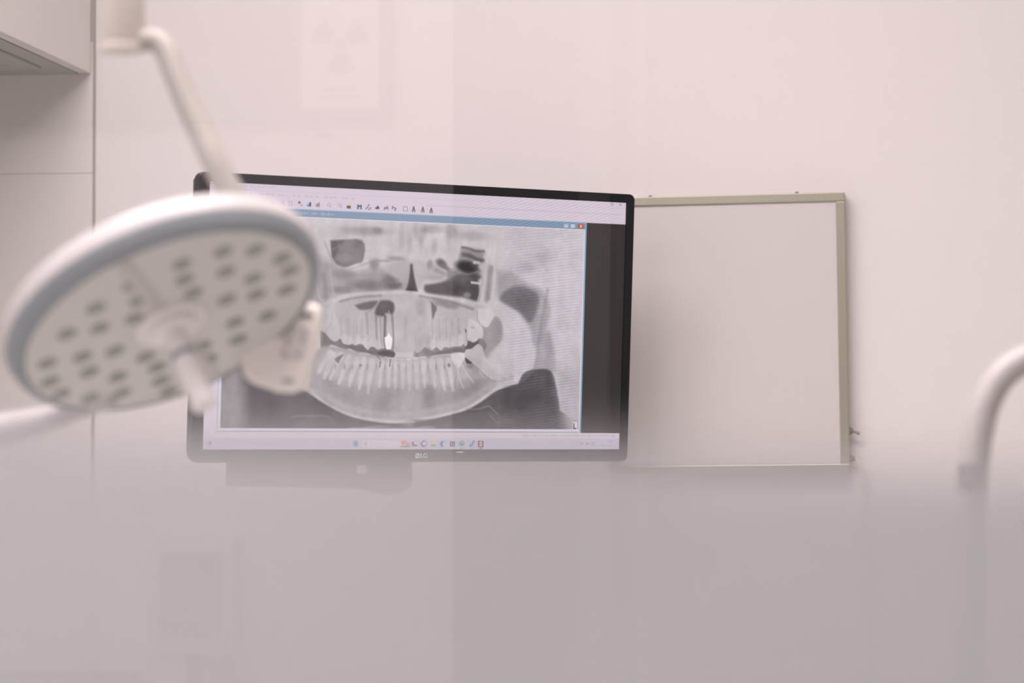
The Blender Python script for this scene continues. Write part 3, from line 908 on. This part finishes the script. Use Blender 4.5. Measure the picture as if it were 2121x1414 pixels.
def dot(x, y, rx, ry, col, soft=.3, al=1.0):
    dab(m_ell(x, y, rx, ry, 0, soft), col, al)


# interference of the pixel rows, strongest at the right
ph = 2 * math.pi * (vv / 12.6 + uu / 95.0)
am = .085 * sstep((uu - 1260) / 160) * sstep((1740 - uu) / 60) * (.55 + .45 * soft_noise(120, 8))
col_ = .6 + .4 * np.sin(2 * math.pi * uu / 9.5)
for c, sh in ((0, 0.0), (1, 1.5), (2, 2.9)):
    PIC[..., c] += am * np.sin(ph + sh) * col_ * (G > .3)
PIC[..., 2] += am * .25

LIL = (.845, .800, .855)
fill(0, 0, 1920, 94, LIL)
fill(0, 24, 1920, 26, (.80, .76, .82))
fill(0, 94, 62, 1010, (.86, .82, .87))
fill(62, 126, 75, 1006, (.87, .83, .88))
fill(0, 1006, 1920, 1034, (.86, .815, .855))
fill(0, 1034, 1920, 1080, (.80, .765, .845))
fill(1728, 95, 1920, 1009, (.185, .165, .16))
fill(1850, 95, 1920, 1009, (.155, .135, .13))
# child window
fill(60, 94, 1728, 125, (.50, .60, .70))
fill(60, 93, 1728, 96, (.62, .72, .80))
fill(75, 125, 1722, 128, (.90, .87, .90))
fill(60, 125, 63, 1008, (.62, .70, .80))
fill(60, 1004.5, 1728, 1008, (.58, .68, .76))
fill(75, 993, 1722, 1004, (.88, .85, .90))
fill(1716, 126, 1722, 1006, (.86, .84, .88))
fill(1722, 94, 1728, 1008, (.50, .67, .78))
ph2 = 2 * math.pi * (vv / 13.0 + uu / 34.0)
am2 = .05 * sstep((uu - 1050) / 200) * (vv < 126) * sstep((2100 - uu) / 350)
for c, sh in ((0, 0.0), (1, 1.5), (2, 2.9)):
    PIC[..., c] += am2 * np.sin(ph2 + sh)
am3 = .03 * sstep((uu - 1330) / 200) * (vv > 1008) * sstep((1840 - uu) / 200)
for c, sh in ((0, 0.0), (1, 1.5), (2, 2.9)):
    PIC[..., c] += am3 * np.sin(2 * math.pi * vv / 13.0 + sh) * col_
# window buttons
for x in (1628, 1660):
    fill(x - 12, 103, x + 12, 120, (.66, .74, .82))
line([(1622, 114), (1633, 114)], 1.4, (.93, .93, .95))
fill(1655, 107, 1666, 117, (.93, .93, .95))
fill(1658, 110, 1664, 115, (.6, .68, .78))
fill(1684, 102, 1716, 120, (.74, .36, .28))
line([(1696, 107), (1704, 115)], 1.3, (.96, .93, .92))
line([(1704, 107), (1696, 115)], 1.3, (.96, .93, .92))
line([(1887, 5), (1898, 14)], .9, (.5, .46, .52))
line([(1898, 5), (1887, 14)], .9, (.5, .46, .52))
for a, b in (((1846, 5), (1856, 5)), ((1856, 5), (1856, 14)), ((1856, 14), (1846, 14)), ((1846, 14), (1846, 5))):
    line([a, b], .8, (.55, .51, .57))
# hairlines of the menu bar
line([(960, 53), (1900, 53)], .8, (.68, .63, .69), 1.0, .8)
random.seed(11)


def scribble(x0, x1, y, h, col, al=.8, w=.7):
    x = x0
    while x < x1:
        n = random.randint(3, 9)
        for _ in range(n):
            if x > x1:
                break
            k = random.random()
            if k < .5:
                line([(x, y - h), (x + random.uniform(-1, 1), y + h)], w, col, 1.0, al)
            elif k < .8:
                line([(x, y + h * .6), (x + 3, y + h * .6)], w, col, 1.0, al)
                line([(x, y - h * .3), (x + 3, y - h)], w, col, 1.0, al)
            else:
                line([(x, y), (x + 3.5, y)], w, col, 1.0, al)
            x += random.uniform(4.5, 7)
        x += random.uniform(5, 12)


scribble(6, 30, 8, 3.5, (.45, .42, .46), .8)
scribble(140, 285, 11, 3, (.62, .57, .63), .7)
for a, b in ((130, 160), (175, 200), (215, 280), (300, 345), (362, 398), (415, 480), (500, 560), (578, 630)):
    scribble(a, b, 40, 3, (.60, .55, .61), .75)
scribble(340, 545, 110, 4.2, (.90, .90, .78), .9)
scribble(1450, 1905, 1021, 3.2, (.50, .46, .52), .75)
# toolbar
INK, PALE = (.32, .30, .35), (.64, .60, .67)


def ico(x, y, kind):
    if kind == 'page':
        for a, b in (((-7, -8), (6, -8)), ((6, -8), (7, 9)), ((7, 9), (-7, 9)), ((-7, 9), (-7, -8))):
            line([(x + a[0], y + a[1]), (x + b[0], y + b[1])], .8, PALE)
    elif kind == 'cut':
        line([(x - 8, y - 8), (x + 5, y + 8)], 1, PALE)
        line([(x + 8, y - 8), (x - 5, y + 8)], 1, PALE)
    elif kind == 'lens':
        dot(x - 2, y - 2, 7, 7, PALE)
        dot(x - 2, y - 2, 5, 5, LIL)
        line([(x + 3, y + 3), (x + 9, y + 9)], 1.2, PALE)
    elif kind == 'pair':
        dot(x - 4, y - 5, 5, 5, INK)
        dot(x + 6, y + 6, 4, 4, PALE)
    elif kind == 'chart':
        fill(x - 9, y - 2, x - 4, y + 9, PALE)
        fill(x - 2, y - 5, x + 3, y + 9, (.38, .38, .46))
        fill(x + 5, y - 9, x + 9, y + 9, (.45, .42, .5))
    elif kind == 'blue':
        fill(x - 10, y, x - 2, y + 9, (.35, .58, .78))
        fill(x - 1, y - 8, x + 8, y + 9, (.24, .30, .42))
    elif kind == 'yellow':
        fill(x - 10, y - 2, x + 8, y + 10, (.33, .31, .36))
        dot(x + 4, y - 7, 6, 4, (.88, .80, .45))
    elif kind == 'disk':
        fill(x - 10, y - 9, x + 10, y + 11, (.22, .28, .46))
        fill(x - 5, y + 1, x + 5, y + 11, (.72, .80, .86))
        fill(x - 6, y - 9, x + 6, y - 5, (.86, .80, .55))
    elif kind == 'flow':
        for a, b in ((-10, 6), (0, -8), (9, 4), (2, 9), (-4, 0)):
            dot(x + a, y + b, 3.4, 3, INK, al=.85)
    elif kind == 'hat':
        dot(x - 1, y + 3, 10, 4, INK)
        dot(x + 2, y - 2, 5, 5, INK)
    elif kind == 'hook':
        line([(x - 8, y + 8), (x - 6, y - 2), (x, y + 4), (x + 5, y - 6), (x + 9, y + 6)], 1.6, INK)
    elif kind == 'key':
        line([(x - 8, y - 9), (x - 8, y + 4)], 1.6, INK)
        line([(x - 4, y - 4), (x + 8, y + 2), (x + 2, y + 10)], 1.8, INK)
    elif kind == 'sq':
        for a, b in (((-9, -9), (9, -9)), ((9, -9), (9, 9)), ((9, 9), (-9, 9)), ((-9, 9), (-9, -9))):
            line([(x + a[0], y + a[1]), (x + b[0], y + b[1])], 1, (.5, .46, .5))
    elif kind == 'man':
        dot(x, y - 9, 3.5, 3.5, INK)
        line([(x - 6, y + 10), (x - 3, y - 3), (x + 3, y - 3), (x + 6, y + 10)], 1.8, INK)
        line([(x, y), (x, y + 10)], 1.3, INK)


for x, kd in zip((197, 237, 275, 319, 353, 395, 435, 471, 523, 572, 611, 658, 699, 739, 778, 815, 866, 904, 946),
                 ('page', 'page', 'cut', 'lens', 'page', 'pair', 'blue', 'chart', 'lens', 'lens', 'yellow', 'disk', 'flow', 'hat', 'hook', 'key', 'sq', 'man', 'man')):
    ico(x, 72, kd)
ico(985, 74, 'man')
PIC_ball = m_ell(34, 67, 12, 11, 0, .15)
dab(PIC_ball, (.20, .19, .22))
dot(37, 71, 8, 8, LIL)
# taskbar
for dx, dy in ((-5.5, -5), (5.5, -5), (-5.5, 6), (5.5, 6)):
    fill(670 + dx - 4.8, 1057 + dy - 4.8, 670 + dx + 4.8, 1057 + dy + 4.8, (.28, .60, .78))
dab(m_line([(712, 1057), (868, 1057)], 15, 15, 2), (.88, .83, .87))
dot(714, 1056, 6, 6, (.55, .5, .55))
dot(714, 1056, 4, 4, (.88, .83, .87))
scribble(735, 782, 1057, 2.5, (.66, .6, .66), .7)
dot(883, 1053, 6, 8, (.86, .55, .38)); dot(895, 1052, 7, 9, (.88, .62, .42)); dot(908, 1060, 8, 7, (.80, .62, .56)); fill(872, 1066, 916, 1070, (.60, .50, .55))
fill(926, 1048, 934, 1067, (.40, .36, .42)); fill(926, 1060, 950, 1067, (.45, .41, .47)); fill(937, 1047, 950, 1058, (.84, .80, .86))
dot(980, 1057, 13, 13, (.46, .38, .64)); dot(982, 1056, 8, 8, (.88, .84, .90))
fill(1014, 1050, 1036, 1060, (.93, .78, .45)); fill(1014, 1060, 1036, 1068, (.42, .62, .80)); fill(1014, 1046, 1024, 1050, (.93, .78, .45))
dot(1068, 1057, 12, 12, (.25, .48, .70)); dot(1074, 1055, 7, 7, (.62, .84, .80)); dot(1075, 1061, 6, 4, (.84, .82, .87))
fill(1102, 1047, 1124, 1068, (.34, .33, .42)); fill(1107, 1052, 1119, 1064, (.82, .80, .86)); dot(1113, 1058, 4, 4, (.34, .33, .42))
dot(1158, 1055, 12, 10, (.25, .60, .46)); line([(1150, 1052), (1158, 1050), (1167, 1053)], 1.4, (.82, .88, .85)); line([(1152, 1058), (1158, 1056), (1164, 1058)], 1.2, (.82, .88, .85))
line([(1196, 1066), (1206, 1060), (1213, 1047)], 3.4, (.24, .56, .70)); line([(1198, 1056), (1206, 1058)], 2.2, (.36, .66, .76))
fill(1234, 1044, 1260, 1071, (.40, .20, .22)); fill(1236.5, 1046.5, 1257.5, 1068.5, (.48, .25, .26))
line([(1253, 1050), (1246, 1049), (1242, 1053), (1248, 1057), (1252, 1061), (1248, 1065), (1241, 1064)], 2.0, (.93, .88, .88))
for x, w in ((1158, 3), (1203, 3), (1247, 9)):
    fill(x - w, 1074.5, x + w, 1077.5, (.34, .31, .36))
for x in (1216, 1228):
    fill(x, 1040, x + 1.2, 1078, (.70, .66, .74))
line([(1727, 1051), (1735, 1060)], 1.5, (.66, .36, .42)); line([(1735, 1052), (1742, 1058)], 1.2, (.6, .45, .55))
line([(1757, 1060), (1762, 1052), (1768, 1060)], 1.4, INK, 1.2, .7)
dot(1790, 1057, 8, 8, (.55, .5, .58)); dot(1790, 1057, 5.5, 5.5, (.81, .77, .85))
scribble(1868, 1898, 1047, 3.2, (.45, .41, .47), .8)
scribble(1836, 1898, 1064, 3, (.55, .5, .57), .7)
dot(33, 1054, 7, 7, (.64, .42, .56)); dot(27, 1058, 5, 5, (.70, .62, .72))
# the letter L in its white box
fill(1687, 962, 1709, 996, (.88, .85, .88))
fill(1691, 967, 1695.5, 992, (.10, .09, .10)); fill(1691, 987.5, 1705, 992, (.10, .09, .10))

PIC = np.clip(PIC, .004, 1)
LIN = np.where(PIC <= .04045, PIC / 12.92, ((PIC + .055) / 1.055) ** 2.4)
LIN = np.clip(LIN * SCREEN_GAIN, 0, 1.2)

sx = (uu / 1920 - .5) * SW
sy = (.5 - vv / 1080) * SH
ex, ey, ez = np.array(MX), np.array(MY), np.array(MZ)
cos_ = sx.ravel()[:, None] * ex + sy.ravel()[:, None] * ey          # relative to the screen centre
me = bpy.data.meshes.new('screen')
nv = GW * GH
jj, ii = np.meshgrid(np.arange(GH - 1), np.arange(GW - 1), indexing='ij')
a = (jj * GW + ii).ravel()
quads = np.stack([a, a + GW, a + GW + 1, a + 1], 1).astype(np.int32)
nf = len(quads)
me.vertices.add(nv)
me.vertices.foreach_set('co', cos_.astype(np.float32).ravel())
me.loops.add(nf * 4)
me.polygons.add(nf)
me.loops.foreach_set('vertex_index', quads.ravel())
me.polygons.foreach_set('loop_start', np.arange(0, nf * 4, 4, dtype=np.int32))
me.polygons.foreach_set('loop_total', np.full(nf, 4, dtype=np.int32))
ca = me.color_attributes.new('picture', 'FLOAT_COLOR', 'POINT')
ca.data.foreach_set('color', np.concatenate([LIN.reshape(-1, 3), np.ones((nv, 1))], 1).astype(np.float32).ravel())
me.update(calc_edges=True)
me.validate()
me.materials.append(M['screen'])
scr = bpy.data.objects.new('screen', me)
COL.objects.link(scr)
scr.parent = mon
scr['label'] = 'lit screen with a panoramic dental X-ray in an imaging program'


def mpt(u, v, z=0.0):
    return MF @ Vector(((u / 1920 - .5) * SW, (.5 - v / 1080) * SH, z))


# maker's mark on the lower bezel, status light, control button
zz = .0032
c = mpt(948, 1106, zz)
lf = frame_of(c, MX, MY, MZ)
bm = lathe([(0, 0), (.0034, 0), (.0034, .0003), (0, .0003)], lf, 28)
text_mesh(bm, 'LG', .0086, frame_of(lf @ Vector((.0092, 0, .0002)), MX, MY, MZ), .0002, .00022)
logo = link('logo', bm, 'logo', parent=mon, smooth=False)
bm = bmesh.new()
lf = frame_of(c + MZ * .0003, MX, MY, MZ)
add_box(bm, (-.0008, -.0012, 0), (-.0003, .0014, .0003), lf)
add_box(bm, (-.0008, -.0012, 0), (.0009, -.0007, .0003), lf)
add_lathe(bm, [(0, 0), (.0005, 0), (.0005, .0003), (0, .0003)], frame_of(lf @ Vector((-.0016, .0008, 0)), MX, MY, MZ), 10)
add_box(bm, (.0004, -.0002, 0), (.0026, .0003, .0003), lf)
link('logo_lines', bm, 'black', parent=logo, smooth=False)
bm = prism([(-.0055, -.0008), (.0055, -.0008), (.0045, .0008), (-.0045, .0008)], 0, .0008, frame_of(mpt(1143, 1091, zz), MX, MY, MZ))
link('status_light', bm, 'logo', parent=mon, smooth=False)

# bracket hanging under the housing, with the swing arm to the wall
B = lambda px, py: (MF.inverted() @ on_plane(px, py))


def on_plane(px, py, z=-.010):
    r = ray(px, py)
    p0 = MF @ Vector((0, 0, z))
    return EYE + r * ((p0 - EYE).dot(MZ) / r.dot(MZ))


pts = [B(px, py) for px, py in ((478, 940), (478, 1004), (482, 1008), (735, 1009), (758, 1014), (780, 1022), (805, 1026), (832, 1022), (848, 1013), (855, 998), (855, 940))]
pts = [(p.x, p.y) for p in pts]
br = link('bracket', prism(pts, -.030, -.0105, MF, bevel=.002), 'black', parent=mon)
bp_ = B(748, 971)
link('control_button', prism(rounded_rect(bp_.x - .0065, bp_.y - .0055, bp_.x + .0065, bp_.y + .0055, .0012), -.0108, -.0085, MF, bevel=.0006), 'led_white', parent=br)
back = MF @ Vector((0, -.005, -.042))
wallp = Vector((back.x - .02, Y_BACK - .014, back.z))
arm = link('wall_arm', tube([back + MZ * .004, back - MZ * .03, (back + wallp) / 2 + Vector((.05, .03, 0)), wallp + Vector((0, -.03, 0)), wallp], .017, 18), 'black', parent=mon)
link('wall_plate', box((wallp.x - .05, Y_BACK - .014, wallp.z - .06), (wallp.x + .05, Y_BACK, wallp.z + .06), bevel=.003), 'black', parent=mon)

# ------------------------------------------------------------------ operating lamp in front of the monitor
LT = Vector([-0.5503, 2.0471, 1.1713])
LAMP_R = [[0.89349, -0.07587, 0.44262], [0.09815, -0.92881, -0.35733], [0.43822, 0.36272, -0.82244]]
LX, LY, LN = (Vector([LAMP_R[i][k] for i in range(3)]) for k in range(3))
LX.normalize(); LY.normalize(); LN.normalize()
HF = frame_of(LT, LX, LY, LN)
joint = at(253, 100, 2.08)
lamp = thing('operating_lamp', 'pale round operating lamp head on a curved ceiling arm, covering the monitor\'s left side', 'lamp', Vector((joint.x, joint.y, ZC)))
RP = .1305
head = link('housing', lathe([(.138, -.012), (.1434, -.0135), (.1445, -.021), (.1415, -.031), (.128, -.038), (.09, -.043), (.045, -.047), (.04, -.056), (0, -.058)], HF, 96), 'lamp_white', parent=lamp)
link('rim_ring', lathe([(RP, -.006), (RP, .0012), (.1335, .0014), (.1370, -.0010), (.1408, -.0060), (.1430, -.0135), (.138, -.0135)], HF, 96, closed=True), 'lamp_ring', parent=lamp)
bm = lathe([(0, -.006), (RP, -.006), (RP, 0), (.1295, .0004), (0, .0004)], HF, 96)
plate = link('front_plate', bm, 'lamp_plate', parent=lamp)
bm = bmesh.new()
for sgn in (1, -1):
    add_box(bm, (-.0065, min(sgn * .024, sgn * .129), .0002), (.0065, max(sgn * .024, sgn * .129), .0018), HF, bevel=.0008)
link('rib', bm, 'lamp_white', parent=plate)
LEDS = [(0.0737, 0.0703), (0.0975, 0.0493), (0.1126, 0.016), (0.0391, 0.0816), (0.0657, 0.0378), (0.0821, 0.0064), (0.1122, -0.0096), (-0.0055, 0.0864), (0.0332, 0.0567), (0.0321, 0.0299), (0.0521, -0.0063), (0.0759, -0.0218), (0.1007, -0.0383), (-0.0422, 0.0786), (-0.0094, 0.0587), (-0.0227, 0.0346), (0.0461, -0.0503), (0.0735, -0.0656), (-0.076, 0.061), (-0.0512, 0.0457), (0.0389, -0.0815), (-0.107, 0.0308), (-0.0797, 0.0144), (-0.0545, -0.0016), (0.0095, -0.0637), (0.006, -0.0911), (-0.1166, 0.0002), (-0.0846, -0.0151), (-0.0681, -0.0456), (-0.0369, -0.0349), (-0.0352, -0.0615), (-0.0406, -0.0872), (-0.1176, -0.028), (-0.1002, -0.0581), (-0.0756, -0.0758), (-0.0416, -0.1118)]
lens_me = None
for x, y in LEDS:
    if math.hypot(x, y) > .1205:
        k = .1205 / math.hypot(x, y)
        x, y = x * k, y * k
    pos = HF @ Vector((x, y, .0003))
    if lens_me is None:
        o = link('led_lens', lathe([(0, 0), (.0088, 0), (.0088, .0006), (.0076, .0012), (0, .0015)], frame_of(pos, LX, LY, LN), 20), 'lens', parent=lamp, origin=pos)
        lens_me = o.data
    else:
        o = bpy.data.objects.new('led_lens', lens_me)
        COL.objects.link(o)
        o.parent = lamp
        o.location = pos - lamp.location
hub = link('hub', lathe([(.031, 0), (.031, .0030), (.027, .0042), (.0255, .0032), (.0235, .0038), (.0225, .0095), (.016, .0130), (0, .0140)], HF, 48), 'lamp_bright', parent=lamp)
hd = link('handle', lathe([(.0092, .010), (.0092, .034), (.0102, .040), (.0108, .078), (.0112, .081), (.0112, .086), (.0095, .089), (0, .0895)], HF, 32), 'lamp_bright', parent=lamp)
link('handle_collar', lathe([(.0094, .032), (.0112, .033), (.0112, .037), (.0094, .038)], HF, 32, closed=True), 'lamp_ring', parent=hd)
# control box on the far edge of the head
cd = 2.20
CF = frame_of(EYE + FWD * cd, RIGHT, UP, -FWD)
k = cd / FPX


def cpt(px, py):
    return ((px - 1060.5) * k, (707 - py) * k)


pts = [cpt(*q) for q in ((592, 660), (612, 636), (632, 626), (650, 629), (660, 640), (661, 668), (650, 720), (636, 792), (626, 806), (605, 814), (575, 812), (525, 795), (508, 783), (500, 765), (498, 725), (520, 690))]
cb = link('control_box', prism(pts, -.040, 0, CF, bevel=.0045, seg=3), 'lamp_cream', parent=lamp)


def face_plate(name, px0, py0, px1, py1, h, m_, par, shear=0.0):
    a, b = cpt(px0, py1), cpt(px1, py0)
    p = [(x + shear * (y - a[1]), y) for x, y in rounded_rect(a[0], a[1], b[0], b[1], min(b[0] - a[0], b[1] - a[1]) * .25, 4)]
    return link(name, prism(p, -.0002, h, CF, bevel=h * .3), m_, parent=par, smooth=False)


face_plate('indicator_slot', 617, 648, 648, 658, .0008, 'slot', cb)
kp = face_plate('keypad', 576, 676, 634, 748, .0008, 'keypad', cb, .22)
for px, py in ((602, 686), (631, 684), (597, 705), (627, 703), (590, 734), (617, 734)):
    face_plate('key', px - 6, py - 7, px + 6, py + 7, .0016, 'button', kp)
face_plate('blue_key', 585, 784, 608, 793, .0012, 'blue_key', cb)
# side grip at the lower left
gp = [(-110, 915, 2.20), (-40, 898, 2.20), (20, 884, 2.20), (80, 870, 2.19), (150, 852, 2.18), (235, 826, 2.17)]
link('side_grip', tube(spline([at(*q) for q in gp], 6), [.017, .0165, .0150, .0125, .0095, .006], 20), 'lamp_white', parent=lamp)
# arm and ceiling joint
ap = [(262, 84, 2.080), (296, 83, 2.080), (324, 84, 2.080), (345, 108, 2.078), (364, 155, 2.074), (386, 208, 2.070), (414, 268, 2.065), (438, 320, 2.060), (460, 366, 2.058), (484, 415, 2.060), (488, 470, 2.080), (430, 560, 2.105), (340, 600, 2.11)]
link('arm', tube(spline([at(*q) for q in ap], 8), [.0098, .0098, .0100, .0102, .0104, .0107, .0110, .0113, .0115, .0116, .0116, .0116, .0116], 24), 'lamp_arm', parent=lamp)
jz = at(253, 108, 2.08).z
JF = Matrix.Translation(Vector((joint.x, joint.y, 0)))
link('ceiling_joint', lathe([(0, jz), (.0180, jz), (.0192, jz + .0015), (.0192, jz + .0060), (.0180, jz + .0070), (.0190, jz + .009), (.0190, jz + .16), (.016, jz + .17), (.016, ZC - .03), (.016, ZC - .02), (.06, ZC - .012), (.06, ZC)], JF, 40), 'joint', parent=lamp)

# ------------------------------------------------------------------ curved tube at the right edge
tp = [(2010, 1500), (2009, 1250), (2010, 1100), (2013, 1010), (2019, 945), (2029, 882), (2043, 832), (2070, 784), (2108, 752), (2150, 738), (2230, 733), (2330, 738)]
ctrl = [at(px, py, 2.12) for px, py in tp]
b0 = ctrl[0]
e0 = ctrl[-1]
ctrl = [Vector((b0.x, b0.y, .03)), Vector((b0.x, b0.y, .40))] + ctrl + [e0 + Vector((.10, .018, -.004)), e0 + Vector((.35, .05, -.012)), Vector((XR, e0.y + .10, e0.z - .02))]
pts = spline(ctrl, 8)
ct = thing('curved_tube_arm', 'white curved tube arm entering at the right edge', 'arm', Vector((b0.x, b0.y, 0)))
link('tube', tube(pts, .0131, 28), 'tube_white', parent=ct)
link('foot', lathe([(.10, 0), (.10, .012), (.04, .024), (.022, .03), (.022, .06), (0, .06)], Matrix.Translation(Vector((b0.x, b0.y, 0))), 48), 'tube_white', parent=ct)


def arc_patch(p0, p1, r, a0, a1, t0=.0003, n=10, m=4):
    """thin curved patch on an upright tube of radius r between two points on its axis"""
    bm = bmesh.new()
    rows = []
    for rr in (r, r + t0):
        g = []
        for i in range(m + 1):
            c = p0.lerp(p1, i / m)
            g.append([bm.verts.new(c + Vector((math.cos(math.radians(a0 + (a1 - a0) * k / n)) * rr, math.sin(math.radians(a0 + (a1 - a0) * k / n)) * rr, 0))) for k in range(n + 1)])
        rows.append(g)
    for g in rows:
        for i in range(m):
            for k in range(n):
                bm.faces.new((g[i][k], g[i][k + 1], g[i + 1][k + 1], g[i + 1][k]))
    lo_, hi_ = rows
    for k in range(n):
        bm.faces.new((lo_[0][k], lo_[0][k + 1], hi_[0][k + 1], hi_[0][k]))
        bm.faces.new((lo_[m][k], lo_[m][k + 1], hi_[m][k + 1], hi_[m][k]))
    for i in range(m):
        bm.faces.new((lo_[i][0], lo_[i + 1][0], hi_[i + 1][0], hi_[i][0]))
        bm.faces.new((lo_[i][n], lo_[i + 1][n], hi_[i + 1][n], hi_[i][n]))
    bmesh.ops.recalc_face_normals(bm, faces=bm.faces)
    return bm


s0, s1 = at(2013.5, 1013, 2.12), at(2018, 957, 2.12)
st = link('label_sticker', arc_patch(s0, s1, .0131, 185, 285), 'sticker', parent=ct)
bm = bmesh.new()
for f0, f1, a1 in ((.86, .95, 215), (.70, .77, 235), (.56, .62, 235), (.42, .48, 230), (.22, .32, 262), (.02, .06, 280)):
    part = arc_patch(s0.lerp(s1, f0), s0.lerp(s1, f1), .0134, 189, a1, .0002, 8, 1)
    tmp = bpy.data.meshes.new('lettering')
    part.to_mesh(tmp)
    part.free()
    bm.from_mesh(tmp)
    bpy.data.meshes.remove(tmp)
link('lettering', bm, 'black', parent=st)
